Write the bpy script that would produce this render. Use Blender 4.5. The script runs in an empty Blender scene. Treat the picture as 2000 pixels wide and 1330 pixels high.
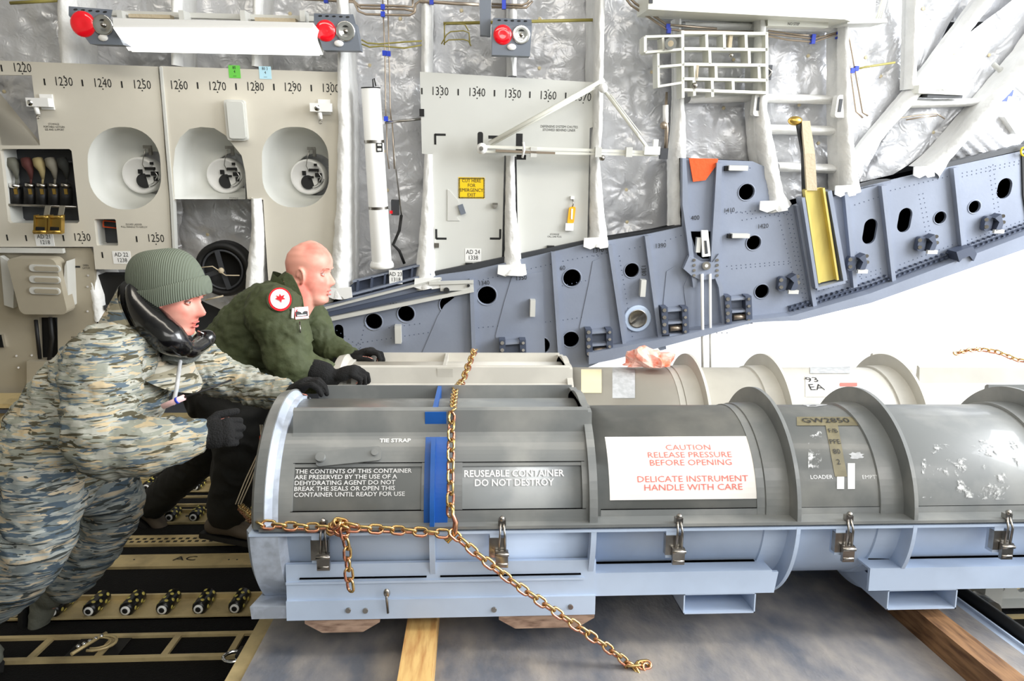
import bpy, math, random
from mathutils import Vector as V, Matrix, noise
from mathutils.geometry import tessellate_polygon
S = bpy.context.scene
COL = S.collection
rnd = random.Random(7)

# ---------------------------------------------------------------- camera, world, lights, exposure
F = 1350.0; CH = 1.35; YAW = math.radians(3.4); PIT = math.atan(185/1350.0); ROL = .0108
f0 = V((math.sin(YAW)*math.cos(PIT), math.cos(YAW)*math.cos(PIT), -math.sin(PIT)))
r0 = V((math.cos(YAW), -math.sin(YAW), 0)); u0 = r0.cross(f0)
cr = (r0*math.cos(ROL) + u0*math.sin(ROL)).normalized()
cu = (u0*math.cos(ROL) - r0*math.sin(ROL)).normalized()
CAM = V((0, 0, CH))
cd = bpy.data.cameras.new('camera'); cam = bpy.data.objects.new('camera', cd); COL.objects.link(cam)
cd.sensor_width = 36; cd.lens = 36*F/2000; cd.clip_start = .05; cd.clip_end = 300
M = Matrix((cr, cu, -f0)).transposed().to_4x4(); M.translation = CAM
cam.matrix_world = M
S.camera = cam
S.view_settings.view_transform = 'Standard'; S.view_settings.look = 'None'
S.view_settings.gamma = 1; S.view_settings.exposure = 0.04
S.view_settings.use_curve_mapping = False

w = bpy.data.worlds.new('overcast'); S.world = w; w.use_nodes = True
nt = w.node_tree; N = nt.nodes; L = nt.links
bg = N['Background']
tc = N.new('ShaderNodeTexCoord'); sep = N.new('ShaderNodeSeparateXYZ'); L.new(tc.outputs['Generated'], sep.inputs[0])
mr = N.new('ShaderNodeMapRange'); mr.interpolation_type = 'SMOOTHSTEP'
L.new(sep.outputs['X'], mr.inputs[0]); mr.inputs[1].default_value = -.75; mr.inputs[2].default_value = .85
mr.inputs[3].default_value = .6; mr.inputs[4].default_value = 2.1
L.new(mr.outputs[0], bg.inputs['Strength'])
bg.inputs['Color'].default_value = (.96, .98, 1.0, 1)

def lamp(name, kind, loc, target, energy, color, size=None, size_y=None, angle=None):
    ld = bpy.data.lights.new(name, kind); o = bpy.data.objects.new(name, ld); COL.objects.link(o)
    ld.energy = energy; ld.color = color
    if size: ld.shape = 'RECTANGLE'; ld.size = size; ld.size_y = size_y or size
    if angle: ld.angle = angle
    o.location = loc; o.rotation_euler = (V(target)-V(loc)).to_track_quat('-Z', 'Y').to_euler()
    return o
lamp('daylight_at_ramp', 'AREA', (6.2, 1.6, 3.2), (0, 3.2, .8), 560, (.95, .98, 1), 3.6, 3.2)
lamp('cargo_bay_lamps', 'AREA', (-.6, 1.2, 3.95), (-.2, 3.2, .6), 60, (1, .93, .80), 4.5, .5)
lamp('camera_side_fill', 'AREA', (1.7, -1.6, 3.1), (1.1, 2.6, .7), 85, (1, .97, .93), 5, 1.2)  # fill light added above the camera to lift the container fronts

# ---------------------------------------------------------------- projection helpers
def ray(px, py): return f0 + cr*((px-1000)/F) - cu*((py-665)/F)
def onY(px, py, Y):
    d = ray(px, py); return CAM + d*(Y/d.y)
def onZ(px, py, z):
    d = ray(px, py); return CAM + d*((z-CH)/d.z)
TL = .157; WC = math.sqrt(1+TL*TL)
def onW(px, py, w=0):                      # point on the side wall plane, w metres in front of it
    d = ray(px, py); k = 4.8 + TL*1.376 - w*WC      # y = k - TL*z
    t = (k - TL*CH)/(d.y + TL*d.z); return CAM + d*t
NW = V((0, -1, -TL))/WC                    # wall normal, towards the hold
UW = V((0, -TL, 1))/WC
XW = V((1, 0, 0))

# ---------------------------------------------------------------- materials
def lin(c):
    c = c/255.0
    return c/12.92 if c <= .04045 else ((c+.055)/1.055)**2.4
def rgb(r, g, b): return (lin(r), lin(g), lin(b), 1)
def mat(name, c, rough=.5, metal=0., bump=0., bscale=40., var=0., vscale=6., c2=None, stretch=(1,1,1), coat=0., emit=0., alpha=1., spec=.5, det=4, lo=.4, hi=.6, bstretch=None):
    m = bpy.data.materials.new(name); m.use_nodes = True
    n = m.node_tree.nodes; l = m.node_tree.links; p = n['Principled BSDF']
    c = rgb(*c); p.inputs['Base Color'].default_value = c
    p.inputs['Roughness'].default_value = rough; p.inputs['Metallic'].default_value = metal
    p.inputs['Specular IOR Level'].default_value = spec
    p.inputs['Coat Weight'].default_value = coat
    if alpha < 1: p.inputs['Alpha'].default_value = alpha
    if emit:
        p.inputs['Emission Color'].default_value = c; p.inputs['Emission Strength'].default_value = emit
    tcn = n.new('ShaderNodeTexCoord'); mp = n.new('ShaderNodeMapping'); l.new(tcn.outputs['Object'], mp.inputs[0])
    mp.inputs['Scale'].default_value = stretch
    if var or c2:
        t = n.new('ShaderNodeTexNoise'); t.inputs['Scale'].default_value = vscale; t.inputs['Detail'].default_value = det
        l.new(mp.outputs[0], t.inputs[0])
        r = n.new('ShaderNodeMapRange'); l.new(t.outputs[0], r.inputs[0]); r.inputs[1].default_value = lo; r.inputs[2].default_value = hi
        mx = n.new('ShaderNodeMix'); mx.data_type = 'RGBA'; l.new(r.outputs[0], mx.inputs[0])
        mx.inputs[6].default_value = c
        mx.inputs[7].default_value = rgb(*c2) if c2 else tuple(x*(1-var) for x in c[:3])+(1,)
        l.new(mx.outputs[2], p.inputs['Base Color'])
    if bump:
        t = n.new('ShaderNodeTexNoise'); t.inputs['Scale'].default_value = bscale; t.inputs['Detail'].default_value = 3
        if bstretch:
            mp2 = n.new('ShaderNodeMapping'); l.new(tcn.outputs['Object'], mp2.inputs[0]); mp2.inputs['Scale'].default_value = bstretch
            l.new(mp2.outputs[0], t.inputs[0])
        else: l.new(mp.outputs[0], t.inputs[0])
        b = n.new('ShaderNodeBump'); b.inputs['Strength'].default_value = bump; b.inputs['Distance'].default_value = .01
        l.new(t.outputs[0], b.inputs['Height']); l.new(b.outputs[0], p.inputs['Normal'])
    return m
def camo(name, base, cols, scale=9., stretch=(.62, .62, 3.6)):      # tiger-stripe pattern of four colours
    m = mat(name, base, .9, bump=.5, bscale=16, spec=.2)
    n = m.node_tree.nodes; l = m.node_tree.links; p = n['Principled BSDF']
    tcn = n.new('ShaderNodeTexCoord'); prev = None
    for i, (c, th, off, sc) in enumerate(cols):
        mp = n.new('ShaderNodeMapping'); l.new(tcn.outputs['Object'], mp.inputs[0])
        mp.inputs['Scale'].default_value = stretch; mp.inputs['Location'].default_value = (off, off*1.7, off*.6)
        t = n.new('ShaderNodeTexNoise'); t.inputs['Scale'].default_value = scale*sc; t.inputs['Detail'].default_value = 3; t.inputs['Distortion'].default_value = .9
        l.new(mp.outputs[0], t.inputs[0])
        r = n.new('ShaderNodeMapRange'); l.new(t.outputs[0], r.inputs[0]); r.inputs[1].default_value = th; r.inputs[2].default_value = th+.02
        mx = n.new('ShaderNodeMix'); mx.data_type = 'RGBA'; l.new(r.outputs[0], mx.inputs[0])
        if prev: l.new(prev, mx.inputs[6])
        else: mx.inputs[6].default_value = rgb(*base)
        mx.inputs[7].default_value = rgb(*c); prev = mx.outputs[2]
    l.new(prev, p.inputs['Base Color'])
    return m
def foil():                                # crinkled silvery white plastic film of the insulation
    m = mat('insulation_film', (216, 217, 221), .27, .2)
    n = m.node_tree.nodes; l = m.node_tree.links; p = n['Principled BSDF']
    tcn = n.new('ShaderNodeTexCoord'); h = None
    for sc, di, wt, ty in ((3.2, 1.2, 1.0, 'n'), (9, 2.6, .45, 'n'), (26, 1.5, .16, 'n')):
        if ty == 'n':
            t = n.new('ShaderNodeTexNoise'); t.noise_type = 'RIDGED_MULTIFRACTAL'; t.inputs['Scale'].default_value = sc; t.inputs['Distortion'].default_value = di; t.inputs['Detail'].default_value = 3
        else:
            t = n.new('ShaderNodeTexVoronoi'); t.inputs['Scale'].default_value = sc
        l.new(tcn.outputs['Object'], t.inputs['Vector'])
        ml = n.new('ShaderNodeMath'); ml.operation = 'MULTIPLY_ADD'; l.new(t.outputs[0], ml.inputs[0]); ml.inputs[1].default_value = wt
        if h: l.new(h, ml.inputs[2])
        else: ml.inputs[2].default_value = 0
        h = ml.outputs[0]
    b = n.new('ShaderNodeBump'); b.inputs['Strength'].default_value = .6; b.inputs['Distance'].default_value = .02
    l.new(h, b.inputs['Height']); l.new(b.outputs[0], p.inputs['Normal'])
    return m
MT = dict(
 film=foil(),
 cover=mat('white_frame_wrap', (238,238,236), .6, bump=.9, bscale=20, var=.12, vscale=5),
 panel=mat('panel_paint', (212,207,194), .42, var=.04, vscale=3),
 panel2=mat('panel_paint_cool', (208,209,204), .42, var=.03, vscale=3),  # right panel shares the beige paint; its cooler tint stands for daylight
 cab=mat('cabinet_paint', (168,160,142), .5, var=.07, vscale=4),
 cabl=mat('light_grey_paint', (205,205,200), .45, var=.05),
 black=mat('matte_black', (12,12,13), .6),
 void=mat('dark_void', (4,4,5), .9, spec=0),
 dark=mat('dark_grey_metal', (58,60,64), .5),
 ink=mat('black_lettering', (28,28,28), .6),
 white=mat('white_enamel', (240,240,238), .35),
 offw=mat('off_white_paint', (226,226,216), .4, var=.04),
 beam=mat('blue_grey_primer', (138,146,163), .42, var=.08, vscale=4, bump=.05, bscale=50),
 beamd=mat('dark_blue_grey', (72,80,98), .45),
 rivet=mat('rivet_grey', (84,94,116), .4),
 steel=mat('steel', (176,172,166), .28, 1., var=.3, vscale=20),
 chrome=mat('chrome', (225,225,225), .12, 1.),
 lampg=mat('grey_lamp_housing', (112,119,130), .45),
 red=mat('red_lens', (225,18,34), .15, coat=1., emit=.25),  # faint glow added; the cloth patches share it though they are no lamps
 blue=mat('blue_clip', (30,62,190), .4),
 lens=mat('lit_diffuser', (255,254,250), .4, emit=1.6),
 tube=mat('steel_tubing', (160,146,130), .35, .7),
 olive=mat('olive_rod', (150,140,72), .5),
 orange=mat('orange_cloth', (235,92,40), .8, bump=.3),
 yellow=mat('yellow_placard', (245,205,20), .5),
 brass=mat('brass_ratchet', (205,170,90), .3, .9),
 tan=mat('tan_webbing', (190,176,150), .8, bump=.3, bscale=60),
 ytray=mat('yellow_green_primer', (214,196,112), .45, .3, var=.25, vscale=5, stretch=(1,1,.3)),
 rail=mat('beige_rail', (204,184,136), .38, .25, var=.35, vscale=9, c2=(140,124,92), lo=.48, hi=.8),
 floor=mat('black_non_skid', (9,9,9), .85, bump=.4, bscale=200, spec=.2),
 deck=mat('scuffed_pallet_deck', (114,118,128), .42, .1, c2=(182,174,166), vscale=6, det=15, lo=.36, hi=.74, stretch=(1.4,.8,1), bump=.2, bscale=45),
 roller=mat('black_roller', (16,16,15), .3),
 stud=mat('yellow_stud', (196,182,92), .45),
 wood=mat('pale_timber', (222,184,118), .6, c2=(176,120,66), vscale=7, stretch=(8,1,8), lo=.4, hi=.75),
 woodg=mat('weathered_timber', (176,148,128), .75, c2=(110,84,70), vscale=9, stretch=(2,8,9), lo=.4, hi=.7),
 woodb=mat('brown_timber', (150,112,76), .65, c2=(92,62,38), vscale=7, stretch=(9,1.2,9), lo=.4, hi=.7),
 cU=mat('dark_grey_container_paint', (116,119,119), .36, var=.3, vscale=5, c2=(156,156,152), lo=.45, hi=.8, det=8, coat=.15),
 cL=mat('pale_blue_container_paint', (192,208,231), .4, var=.12, vscale=4, det=6),
 cUb=mat('cream_container_lid', (206,203,194), .4, var=.12, vscale=5, det=6),  # lighter lid colour for the far container
 cLb=mat('pale_grey_container_paint', (176,190,206), .4, var=.1),
 bluep=mat('blue_painted_band', (22,92,176), .42, var=.15, vscale=6),
 skid=mat('edge_wear', (196,206,222), .5, var=.3, vscale=18),
 stencil=mat('white_stencil', (228,228,228), .6),
 redst=mat('red_stencil', (232,110,100), .6),
 plac=mat('white_placard', (240,236,230), .5, var=.04, vscale=8),
 tape=mat('olive_tape', (120,112,84), .5, var=.2, vscale=30),
 peel=mat('peeled_label', (190,192,194), .6, var=.2, vscale=40),
 chain=mat('gold_zinc_chain', (206,178,116), .25, .9, c2=(206,140,116), vscale=18, lo=.4, hi=.6),
 plastic=mat('thin_plastic_bag', (250,196,180), .25, var=.3, vscale=20, c2=(250,120,80), alpha=.82, lo=.5, hi=.65),
 skin=mat('skin', (236,168,150), .5, var=.25, vscale=9, c2=(226,112,98), lo=.45, hi=.75),
 lip=mat('lips', (206,116,110), .6),
 eye=mat('eye_white', (190,180,176), .5, spec=.1), iris=mat('iris', (36,32,30), .6, spec=.1), kraft=mat('tan_paper', (226,212,176), .7, var=.1), brow=mat('brow_hair', (150,95,70), .8),
 suit=mat('olive_flight_suit', (72,80,50), .75, bump=.5, bscale=26, var=.25, vscale=7),
 suit_shade=mat('shaded_suit_legs', (19,19,17), .8, bump=.3, bscale=26),  # lower flight suit, its shadow put into the colour
 glove=mat('black_knit_glove', (8,8,9), .9, bump=.5, bscale=180),
 boot=mat('sage_boot_suede', (96,98,88), .8, bump=.3, bscale=90),
 bootd=mat('brown_boot_suede', (78,68,56), .8),
 gaiter=mat('black_shiny_plastic', (9,9,11), .22, coat=.5),
 fleece=mat('grey_fleece', (98,102,98), .95, bump=.5, bscale=120),
 camo=camo('digital_tiger_camouflage', (142,136,116), (((176,172,158),.5,0,1.1),((92,104,112),.56,3.1,1.),((196,180,156),.6,7.7,1.3),((84,80,64),.6,11.3,1.25))),
 camol=camo('jacket_tiger_camouflage', (140,143,132), (((168,168,158),.5,2,1.4),((88,102,112),.57,5.1,1.4),((182,166,136),.58,9.7,1.8),((82,78,62),.575,13.3,1.6)), 13),  # finer stripe mix for the jacket
 camot=camo('trouser_tiger_camouflage', (128,136,136), (((160,164,160),.5,1,1.2),((78,92,104),.55,6.1,1.2),((188,174,150),.57,4.7,1.5),((66,70,68),.58,15.3,1.4)), 12),
)
def worn():                                # remains of a torn paper label: paper only where the noise is high
    m = mat('worn_label', (206,207,206), .6); n = m.node_tree.nodes; l = m.node_tree.links
    t = n.new('ShaderNodeTexCoord'); k = n.new('ShaderNodeTexNoise'); k.inputs['Scale'].default_value = 16; k.inputs['Detail'].default_value = 9; k.inputs['Roughness'].default_value = .7
    l.new(t.outputs['Object'], k.inputs[0]); r = n.new('ShaderNodeMapRange'); l.new(k.outputs[0], r.inputs[0]); r.inputs[1].default_value = .55; r.inputs[2].default_value = .62
    l.new(r.outputs[0], n['Principled BSDF'].inputs['Alpha']); return m
MT['worn'] = worn()
def knit():
    m = mat('sage_knit', (104,112,98), .9); n = m.node_tree.nodes; l = m.node_tree.links
    t = n.new('ShaderNodeTexCoord'); s = n.new('ShaderNodeSeparateXYZ'); l.new(t.outputs['Object'], s.inputs[0])
    a = n.new('ShaderNodeMath'); a.operation = 'ARCTAN2'; l.new(s.outputs[0], a.inputs[0]); a.inputs[1].default_value = 1; a.operation = 'MULTIPLY'
    b = n.new('ShaderNodeMath'); b.operation = 'MULTIPLY'; l.new(a.outputs[0], b.inputs[0]); b.inputs[1].default_value = 1050
    c = n.new('ShaderNodeMath'); c.operation = 'SINE'; l.new(b.outputs[0], c.inputs[0])
    d = n.new('ShaderNodeBump'); d.inputs['Strength'].default_value = .55; d.inputs['Distance'].default_value = .002; l.new(c.outputs[0], d.inputs['Height'])
    l.new(d.outputs[0], n['Principled BSDF'].inputs['Normal']); return m
MT['knit'] = knit()

# ---------------------------------------------------------------- mesh builder
class MB:
    def __init__(s, m=None): s.v = []; s.f = []; s.mi = []; s.ms = []; s.cur = 0; s.sm = []; s.smooth = False; s.ch = []; s.uses(m)
    def uses(s, m):
        if m is None: return s
        m = MT[m] if isinstance(m, str) else m
        if m not in s.ms: s.ms.append(m)
        s.cur = s.ms.index(m); return s
    def add(s, vs, fs, smooth=None):
        o = len(s.v); s.ch.append((o, len(s.f))); s.v += [V(p) for p in vs]
        for f in fs: s.f.append([o+i for i in f]); s.mi.append(s.cur); s.sm.append(s.smooth if smooth is None else smooth)
        return s
    def box(s, c, d, ax=None):            # centre, full sizes, optional 3 axes
        X, Y, Z = ax or (V((1,0,0)), V((0,1,0)), V((0,0,1))); c = V(c)
        vs = [c + X*(d[0]/2*i) + Y*(d[1]/2*j) + Z*(d[2]/2*k) for i in (-1,1) for j in (-1,1) for k in (-1,1)]
        return s.add(vs, [(0,1,3,2),(4,6,7,5),(0,4,5,1),(2,3,7,6),(0,2,6,4),(1,5,7,3)])
    def bbox(s, a, b):                    # two corners
        a = V(a); b = V(b); return s.box((a+b)/2, [abs(b[i]-a[i]) for i in range(3)])
    def rbox(s, c, d, r, ax=None, seg=4): # box with rounded outline in its X-Z plane (faces along Y)
        X, Y, Z = ax or (V((1,0,0)), V((0,1,0)), V((0,0,1))); pts = []
        for qx, qz, a0 in ((1,1,0),(-1,1,90),(-1,-1,180),(1,-1,270)):
            for i in range(seg+1):
                a = math.radians(a0+90*i/seg); pts.append((qx*(d[0]/2-r)+r*math.cos(a), qz*(d[2]/2-r)+r*math.sin(a)))
        c = V(c); return s.prism([c+X*a+Z*b-Y*d[1]/2 for a, b in pts], Y*d[1])
    def prism(s, pts, vec, caps=True, smooth=False):
        n = len(pts); pts = [V(p) for p in pts]; vec = V(vec)
        fs = [(i, (i+1) % n, n+(i+1) % n, n+i) for i in range(n)]
        s.add(pts+[p+vec for p in pts], fs, smooth)
        if caps:
            tr = tessellate_polygon([pts]); s.add(pts, [tuple(t) for t in tr]); s.add([p+vec for p in pts], [tuple(reversed(t)) for t in tr])
        return s
    def holed(s, outline, holes, vec):    # plate with holes; vec = thickness vector
        loops = [[V(p) for p in l] for l in [outline]+holes]; flat = [p for l in loops for p in l]; vec = V(vec)
        tr = tessellate_polygon(loops)
        s.add(flat, [tuple(t) for t in tr]); s.add([p+vec for p in flat], [tuple(t) for t in tr])
        for l in loops:
            n = len(l); s.add(l+[p+vec for p in l], [(i, (i+1) % n, n+(i+1) % n, n+i) for i in range(n)])
        return s
    def tube(s, pts, r, seg=8, caps=True, closed=False):
        pts = [V(p) for p in pts]; n = len(pts); rs = r if isinstance(r, (list, tuple)) else [r]*n
        vs = []; prev = None
        for i, p in enumerate(pts):
            if closed: t = pts[(i+1) % n]-pts[i-1]
            else: t = pts[min(i+1, n-1)]-pts[max(i-1, 0)]
            t.normalize()
            if prev is None:
                a = V((0,0,1)) if abs(t.z) < .9 else V((1,0,0)); x = t.cross(a).normalized()
            else: x = (prev - t*prev.dot(t)).normalized()
            y = t.cross(x); prev = x
            for k in range(seg):
                a = 2*math.pi*k/seg; vs.append(p + (x*math.cos(a)+y*math.sin(a))*rs[i])
        fs = []
        for i in range(n if closed else n-1):
            j = (i+1) % n
            for k in range(seg): fs.append((i*seg+k, i*seg+(k+1) % seg, j*seg+(k+1) % seg, j*seg+k))
        if caps and not closed: fs += [tuple(reversed(range(seg))), tuple(range((n-1)*seg, n*seg))]
        return s.add(vs, fs, True)
    def cyl(s, a, b, r, seg=20): 
        a = V(a); b = V(b); o = len(s.f); s.tube([a, b], r, seg)
        s.sm[-1] = s.sm[-2] = False; return s
    def lathe(s, c, axis, prof, seg=24, flat=False):   # prof: (distance along axis, radius)
        axis = V(axis).normalized(); a = V((0,0,1)) if abs(axis.z) < .9 else V((1,0,0)); x = axis.cross(a).normalized(); y = axis.cross(x); c = V(c)
        vs = [c+axis*h+(x*math.cos(2*math.pi*k/seg)+y*math.sin(2*math.pi*k/seg))*max(r, 1e-5) for h, r in prof for k in range(seg)]
        fs = [(i*seg+k, i*seg+(k+1) % seg, (i+1)*seg+(k+1) % seg, (i+1)*seg+k) for i in range(len(prof)-1) for k in range(seg)]
        s.add(vs, fs, not flat); m = len(prof)
        s.add(vs, [tuple(reversed(range(seg))), tuple(range((m-1)*seg, m*seg))], False); return s
    def ball(s, c, r, seg=12, rings=8, ax=None):
        X, Y, Z = ax or (V((1,0,0)), V((0,1,0)), V((0,0,1))); r = r if isinstance(r, (tuple, list)) else (r, r, r); c = V(c); vs = []
        for i in range(rings+1):
            t = math.pi*i/rings
            for k in range(seg):
                a = 2*math.pi*k/seg; vs.append(c+X*(r[0]*math.sin(t)*math.cos(a))+Y*(r[1]*math.sin(t)*math.sin(a))+Z*(r[2]*math.cos(t)))
        return s.add(vs, [(i*seg+k, i*seg+(k+1) % seg, (i+1)*seg+(k+1) % seg, (i+1)*seg+k) for i in range(rings) for k in range(seg)], True)
    def grid(s, fn, nu, nv, closed_u=False, smooth=True):
        vs = [fn(i/(nu if closed_u else nu-1), j/(nv-1)) for j in range(nv) for i in range(nu)]
        fs = [(j*nu+i, j*nu+(i+1) % nu, (j+1)*nu+(i+1) % nu, (j+1)*nu+i) for j in range(nv-1) for i in range(nu if closed_u else nu-1)]
        return s.add(vs, fs, smooth)
    def mesh(s, name, base):
        me = bpy.data.meshes.new(name); me.from_pydata([tuple(p-base) for p in s.v], [], s.f)
        for m in s.ms: me.materials.append(m)
        me.polygons.foreach_set('material_index', s.mi); me.polygons.foreach_set('use_smooth', s.sm); me.update()
        return me

SPLIT = {'bolts':'bolt','screws':'screw','fasteners':'fastener','end_fittings':'end_fitting','tie_down_rings':'lashing_ring','peeled_labels':'peeled_label','vent_holes':'vent_hole','clips':'clip','pipes':'pipe','hole_collars':'hole_collar','seam_lines':'seam_line','strap_bands':'strap_band','eyes':'eye','eyebrows':'eyebrow','spokes':'spoke','cable_bundle':'cable','side_plate':'side_plate'}
def islands(m):                            # separate pieces of one builder, by touching bounds
    n = len(m.ch); ends = m.ch[1:]+[(len(m.v), len(m.f))]; bx = [bounds(m.v[a[0]:b[0]]) for a, b in zip(m.ch, ends)]; par = list(range(n))
    def find(i):
        while par[i] != i: i = par[i]
        return i
    for i in range(n):
        for k in range(i):
            if all(bx[i][0][c] <= bx[k][1][c]+.001 and bx[k][0][c] <= bx[i][1][c]+.001 for c in range(3)): par[find(i)] = find(k)
    out = {}
    for i in range(n):
        q = out.setdefault(find(i), MB()); (v0, f0_), (v1, f1_) = m.ch[i], ends[i]; o = len(q.v); q.v += m.v[v0:v1]; q.ms = m.ms
        q.f += [[o+j-v0 for j in f] for f in m.f[f0_:f1_]]; q.mi += m.mi[f0_:f1_]; q.sm += m.sm[f0_:f1_]
    return list(out.values())
def recalc(me):
    import bmesh
    bm = bmesh.new(); bm.from_mesh(me); bmesh.ops.recalc_face_normals(bm, faces=bm.faces); bm.to_mesh(me); bm.free()
def bounds(ps):
    lo = V([min(p[i] for p in ps) for i in range(3)]); hi = V([max(p[i] for p in ps) for i in range(3)]); return lo, hi
def allv(mbx, subs):
    ps = list(mbx.v)
    for q in subs: ps += allv(q[1], q[3] if len(q) > 3 else [])
    return ps
def mk(name, m, base, parent, off, label=None, stuff=False):
    me = m.mesh(name, base+off); recalc(me); o = bpy.data.objects.new(name, me); COL.objects.link(o)
    if parent: o.parent = parent
    if label: o['label'] = label
    if stuff: o['kind'] = 'stuff'
    return o
# parts: (name, MB, label or None, [sub-parts]); one part named None makes the thing itself the mesh
def T(name, label, cat, parts, group=None, kind=None, base=None):
    if isinstance(parts, MB): parts = [(None, parts)]
    ps = []
    for q in parts: ps += allv(q[1], q[3] if len(q) > 3 else [])
    if base is None:
        lo, hi = bounds(ps); base = V(((lo.x+hi.x)/2, (lo.y+hi.y)/2, lo.z))
    base = V(base)
    np_ = []
    for q in parts:
        if q[0] in SPLIT: np_ += [(SPLIT[q[0]], g_)+tuple(q[2:]) for g_ in islands(q[1])]
        else: np_.append(q)
    parts = np_
    if parts[0][0] is None:
        root = mk(name, parts[0][1], base, None, V()); root.location = base; rest = parts[1:]
        subs0 = parts[0][3] if len(parts[0]) > 3 else []
        rest = list(rest)+list(subs0)
    else:
        root = bpy.data.objects.new(name, None); root.empty_display_size = .1; COL.objects.link(root); root.location = base; rest = parts
    for q in rest:
        stuff = q[0].endswith('!'); o = mk(q[0].rstrip('!'), q[1], base, root, V(), q[2] if len(q) > 2 else None, stuff)
        for z in (q[3] if len(q) > 3 else []): mk(z[0], z[1], base, o, V(), z[2] if len(z) > 2 else None)
    if kind == 'structure': root['kind'] = kind
    else:
        root['label'] = label; root['category'] = cat
        if group: root['group'] = group
        if kind: root['kind'] = kind
    return root
def struct(name, m): return T(name, None, None, m, kind='structure')

# ---------------------------------------------------------------- lettering
def text_mb(body, fn, size, m, mb=None, align='CENTER', bold=0, xs=1.0, sub=0):
    """flat lettering; fn maps (x, y) in letter space (metres) to a world point"""
    cu_ = bpy.data.curves.new('t', 'FONT'); cu_.body = body; cu_.size = size; cu_.align_x = align; cu_.align_y = 'CENTER'
    cu_.offset = bold; cu_.resolution_u = 2; cu_.space_line = .95
    o = bpy.data.objects.new('t', cu_); COL.objects.link(o); bpy.context.view_layer.update()
    me = bpy.data.meshes.new_from_object(o.evaluated_get(bpy.context.evaluated_depsgraph_get()))
    bpy.data.objects.remove(o); bpy.data.curves.remove(cu_)
    mb = mb or MB(); mb.uses(m)
    mb.add([fn(v.co.x*xs, v.co.y) for v in me.vertices], [tuple(p.vertices) for p in me.polygons], False)
    bpy.data.meshes.remove(me); return mb
def wall_text(body, px, py, h_px, m='ink', w=.03, mb=None, rot=0., xs=.8, bold=.0):
    c = onW(px, py, w); size = h_px/285.0*1.38
    ca, sa = math.cos(rot), math.sin(rot)
    return text_mb(body, lambda x, y: c+XW*(x*ca-y*sa)+UW*(x*sa+y*ca)+NW*.0012, size, m, mb, bold=bold, xs=xs)
def pp(pts, w=0): return [onW(x, y, w) for x, y in pts]
def circ(px, py, r, w, n=24, ry=None):
    c = onW(px, py, w); rr = (onW(px+r, py, w)-c).length; ry_ = rr*(ry/r if ry else 1)
    return [c+XW*(rr*math.cos(2*math.pi*k/n))+UW*(ry_*math.sin(2*math.pi*k/n)) for k in range(n)]
def oval(px, py, rx, ry, w, n=10):        # stadium, upright
    c = onW(px, py, w); r = (onW(px+rx, py, w)-c).length; h = r*(ry/rx)-r
    return [c+XW*(r*math.cos(math.pi*k/n))+UW*(h+r*math.sin(math.pi*k/n)) for k in range(n+1)] + [c-XW*(r*math.cos(math.pi*k/n))-UW*(h+r*math.sin(math.pi*k/n)) for k in range(n+1)]
def wplate(pts, w, th, m, mb=None, holes=()):
    mb = mb or MB(); mb.uses(m); return mb.holed(pp(pts, w), [list(h) for h in holes], NW*(-th))
def wbox(px0, py0, px1, py1, w0, w1, m, mb=None):   # box on the wall from w0 (back) to w1 (front), outline read at w1
    return wplate([(px0,py0),(px1,py0),(px1,py1),(px0,py1)], w1, w1-w0, m, mb)
AXW = (XW, NW, UW)
# ================================================================ STRUCTURE
fl = MB('floor'); fl.bbox((-6.4, -3.4, -.08), (4.6, 5.0, -.012)); struct('floor', fl)
shell = MB(mat('hold_lining', (205,206,206), .6)); shell.bbox((-6.4, -3.4, 4.25), (3.2, 5.3, 4.35)); struct('ceiling', shell)
shell = MB('offw'); shell.bbox((-6.4, -3.4, -.08), (3.2, -3.3, 4.25)); struct('wall_starboard', shell)
shell = MB('cab'); shell.bbox((-6.5, -3.4, -.08), (-6.4, 5.3, 4.25)); struct('wall_forward', shell)
tarmac = MB(mat('concrete_apron', (252,252,252), .9, var=.05, vscale=1)); tarmac.bbox((-30, -40, -3.1), (60, 40, -3.0)); struct('ground', tarmac)
# fuselage skin behind the insulation: ends along the sloping aft longeron
sk = MB('dark'); sk.prism(pp([(-420,-420),(2450,-420),(2450,330),(2000,455),(1700,570),(1540,605),(1200,680),(1100,740),(640,780),(600,1030),(-420,1030)], -.50), NW*-.03); struct('wall_port', sk)
# ---------------------------------------------------------------- cargo floor rails
def copies(parent, name, m, pts, label=None, rots=None, mesh=None):
    me = mesh or m.mesh(name, V()); 
    if mesh is None: recalc(me)
    for i, p in enumerate(pts):
        o = bpy.data.objects.new(name, me); COL.objects.link(o); o.parent = parent; o.location = V(p)-parent.location
        if rots: o.rotation_mode = 'QUATERNION'; o.rotation_quaternion = rots[i]
        if label: o['label'] = label
    return me
def channel(y0, y1, x0, x1, lip=.012, z=0.):
    m = MB('rail'); m.bbox((x0, y0, -.012), (x1, y1, -.006)); m.bbox((x0, y0, -.012), (x1, y0+lip, z)); m.bbox((x0, y1-lip, -.012), (x1, y1, z+.012))
    x = x0+.065
    while x < -.6: m.uses('dark'); m.cyl((x, (y0+y1)/2+.02, -.006), (x, (y0+y1)/2+.02, -.003), .008, 10); m.uses('rail'); x += .13
    return m
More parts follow.
